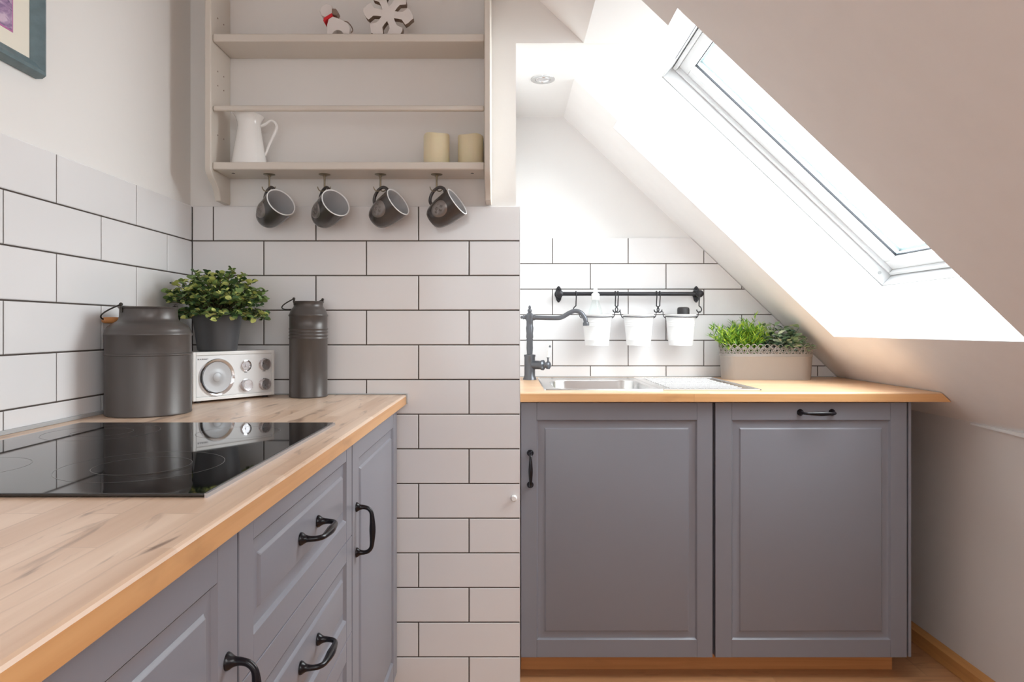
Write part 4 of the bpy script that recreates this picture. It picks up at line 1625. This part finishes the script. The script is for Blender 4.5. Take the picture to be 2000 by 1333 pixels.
for k in range(6):
    mb.prism(flake_poly(k), 'Y', -0.011, 0.011)
mb.lathe([(0, -0.0112), (0.018, -0.0112), (0.018, 0.0112), (0, 0.0112)], (0, 0, cz), 18, (0, 1, 0))
bmesh.ops.recalc_face_normals(mb.bm, faces=mb.bm.faces)
for f in mb.bm.faces:
    f.material_index = 0 if abs(f.normal.y) > 0.8 else 1
zmin = min(v.co.z for v in mb.bm.verts)
for v in mb.bm.verts:
    v.co.z -= zmin
tmpo = mb.build('snow_body', [M['wood_white'], M['wood_raw']], t, bevel=0.0008)
tmpo.name = 'snowflake'

t = thing('animal_figurine', 'white wooden animal figurine with a red scarf and arched cut-out on the upper shelf', 'figurine', (-0.475, 1.925, 1.893))
mb = MB()
out = [(-0.031, 0), (-0.016, 0)]
out += [(-0.0005 + 0.0155 * math.cos(PI - PI * k / 10), 0.006 + 0.0155 * math.sin(PI - PI * k / 10)) for k in range(11)]
out += [(0.015, 0), (0.031, 0), (0.033, 0.028), (0.030, 0.036), (0.022, 0.044), (0.008, 0.052), (-0.006, 0.057), (-0.016, 0.060), (-0.027, 0.052), (-0.031, 0.036)]
mb.prism(out, 'Y', -0.013, 0.013)
mb.build('body', M['wood_white'], t, bevel=0.0015)
mb = MB()
hp = [(-0.048, 0.064), (-0.034, 0.056), (-0.020, 0.062), (-0.014, 0.075), (-0.018, 0.092), (-0.034, 0.098), (-0.047, 0.090), (-0.053, 0.076)]
mb.prism(hp, 'Y', -0.012, 0.012)
hd = mb.build('head', M['wood_white'], t, bevel=0.003)
mb = MB()
mb.prism([(-0.018, 0.066), (-0.004, 0.063), (0.001, 0.072), (-0.006, 0.082), (-0.018, 0.083)], 'Y', -0.014, 0.014)
mb.build('ear', M['wood_raw'], hd, bevel=0.003)
mb = MB()
mb.prism([(-0.041, 0.047), (-0.038, 0.041), (-0.033, 0.049), (-0.014, 0.060), (-0.017, 0.069), (-0.040, 0.055)], 'Y', -0.0155, 0.0155)
mb.build('scarf', M['red'], t, bevel=0.0015)
mb = MB()
mb.tube(rot_bez([(0.010, 0, 0.052), (0.024, -0.004, 0.048), (0.035, -0.006, 0.036), (0.040, -0.006, 0.024), (0.035, -0.004, 0.018)], 5), 0.0016, 7)
mb.build('tail', M['wood_raw'], t, smooth=True)

# ------------------------------------------------------------------ framed picture on the left wall
FY1, FZ0 = 1.347, 1.570
PXW = XL - PT
t = thing('framed_picture', 'framed violet seascape print with cream mount on the left wall', 'picture', (PXW, FY1, FZ0))
fw, fh, fwid = 0.62, 0.48, 0.029
mb = MB()
pr = [(0.0005, 0), (0.014, 0), (0.024, 0.004), (0.026, 0.010), (0.020, 0.016), (0.017, 0.022), (0.010, fwid), (0.0005, fwid)]
rings = []
for x, w in pr:
    rings.append([mb.bm.verts.new(p) for p in ((x, -w, w), (x, -fw + w, w), (x, -fw + w, fh - w), (x, -w, fh - w))])
for A, B in zip(rings, rings[1:] + rings[:1]):
    for i in range(4):
        mb.bm.faces.new((A[i], A[(i + 1) % 4], B[(i + 1) % 4], B[i]))
mb.build('frame', M['frame'], t, smooth=True, ang=25)
mb = MB()
mb.box(0.002, 0.0085, -fw + fwid - 0.002, -fwid + 0.002, fwid - 0.002, fh - fwid + 0.002)
mb.build('mount', M['mat'], t)
mb = MB()
mb.box(0.0085, 0.0091, -fw + 0.072, -0.0735, 0.060, fh - 0.06)
mb.build('mount_edge', M['pink'], t)
mb = MB()
mb.box(0.0091, 0.0095, -fw + 0.075, -0.0765, 0.063, fh - 0.063)
mb.build('print', M['print'], t)

# ------------------------------------------------------------------ recessed light in the alcove ceiling
t = thing('ceiling_spotlight', 'small round recessed metal spotlight in the white alcove ceiling', 'light', (0.1213, 2.300, CEIL))
mb = MB()
mb.lathe([(0.0250, -0.0005), (0.0255, -0.003), (0.036, -0.004), (0.0405, -0.0025), (0.041, 0.0)], segs=48)
mb.build('ring', M['steel'], t, smooth=True, ang=50)
mb = MB()
mb.lathe([(0.0252, -0.0004), (0.0235, -0.0035), (0.020, -0.0035), (0.0185, -0.0015), (0.012, -0.0008), (0, -0.0006)], segs=40)
mb.build('lamp_face', M['chrome'], t, smooth=True, ang=50)
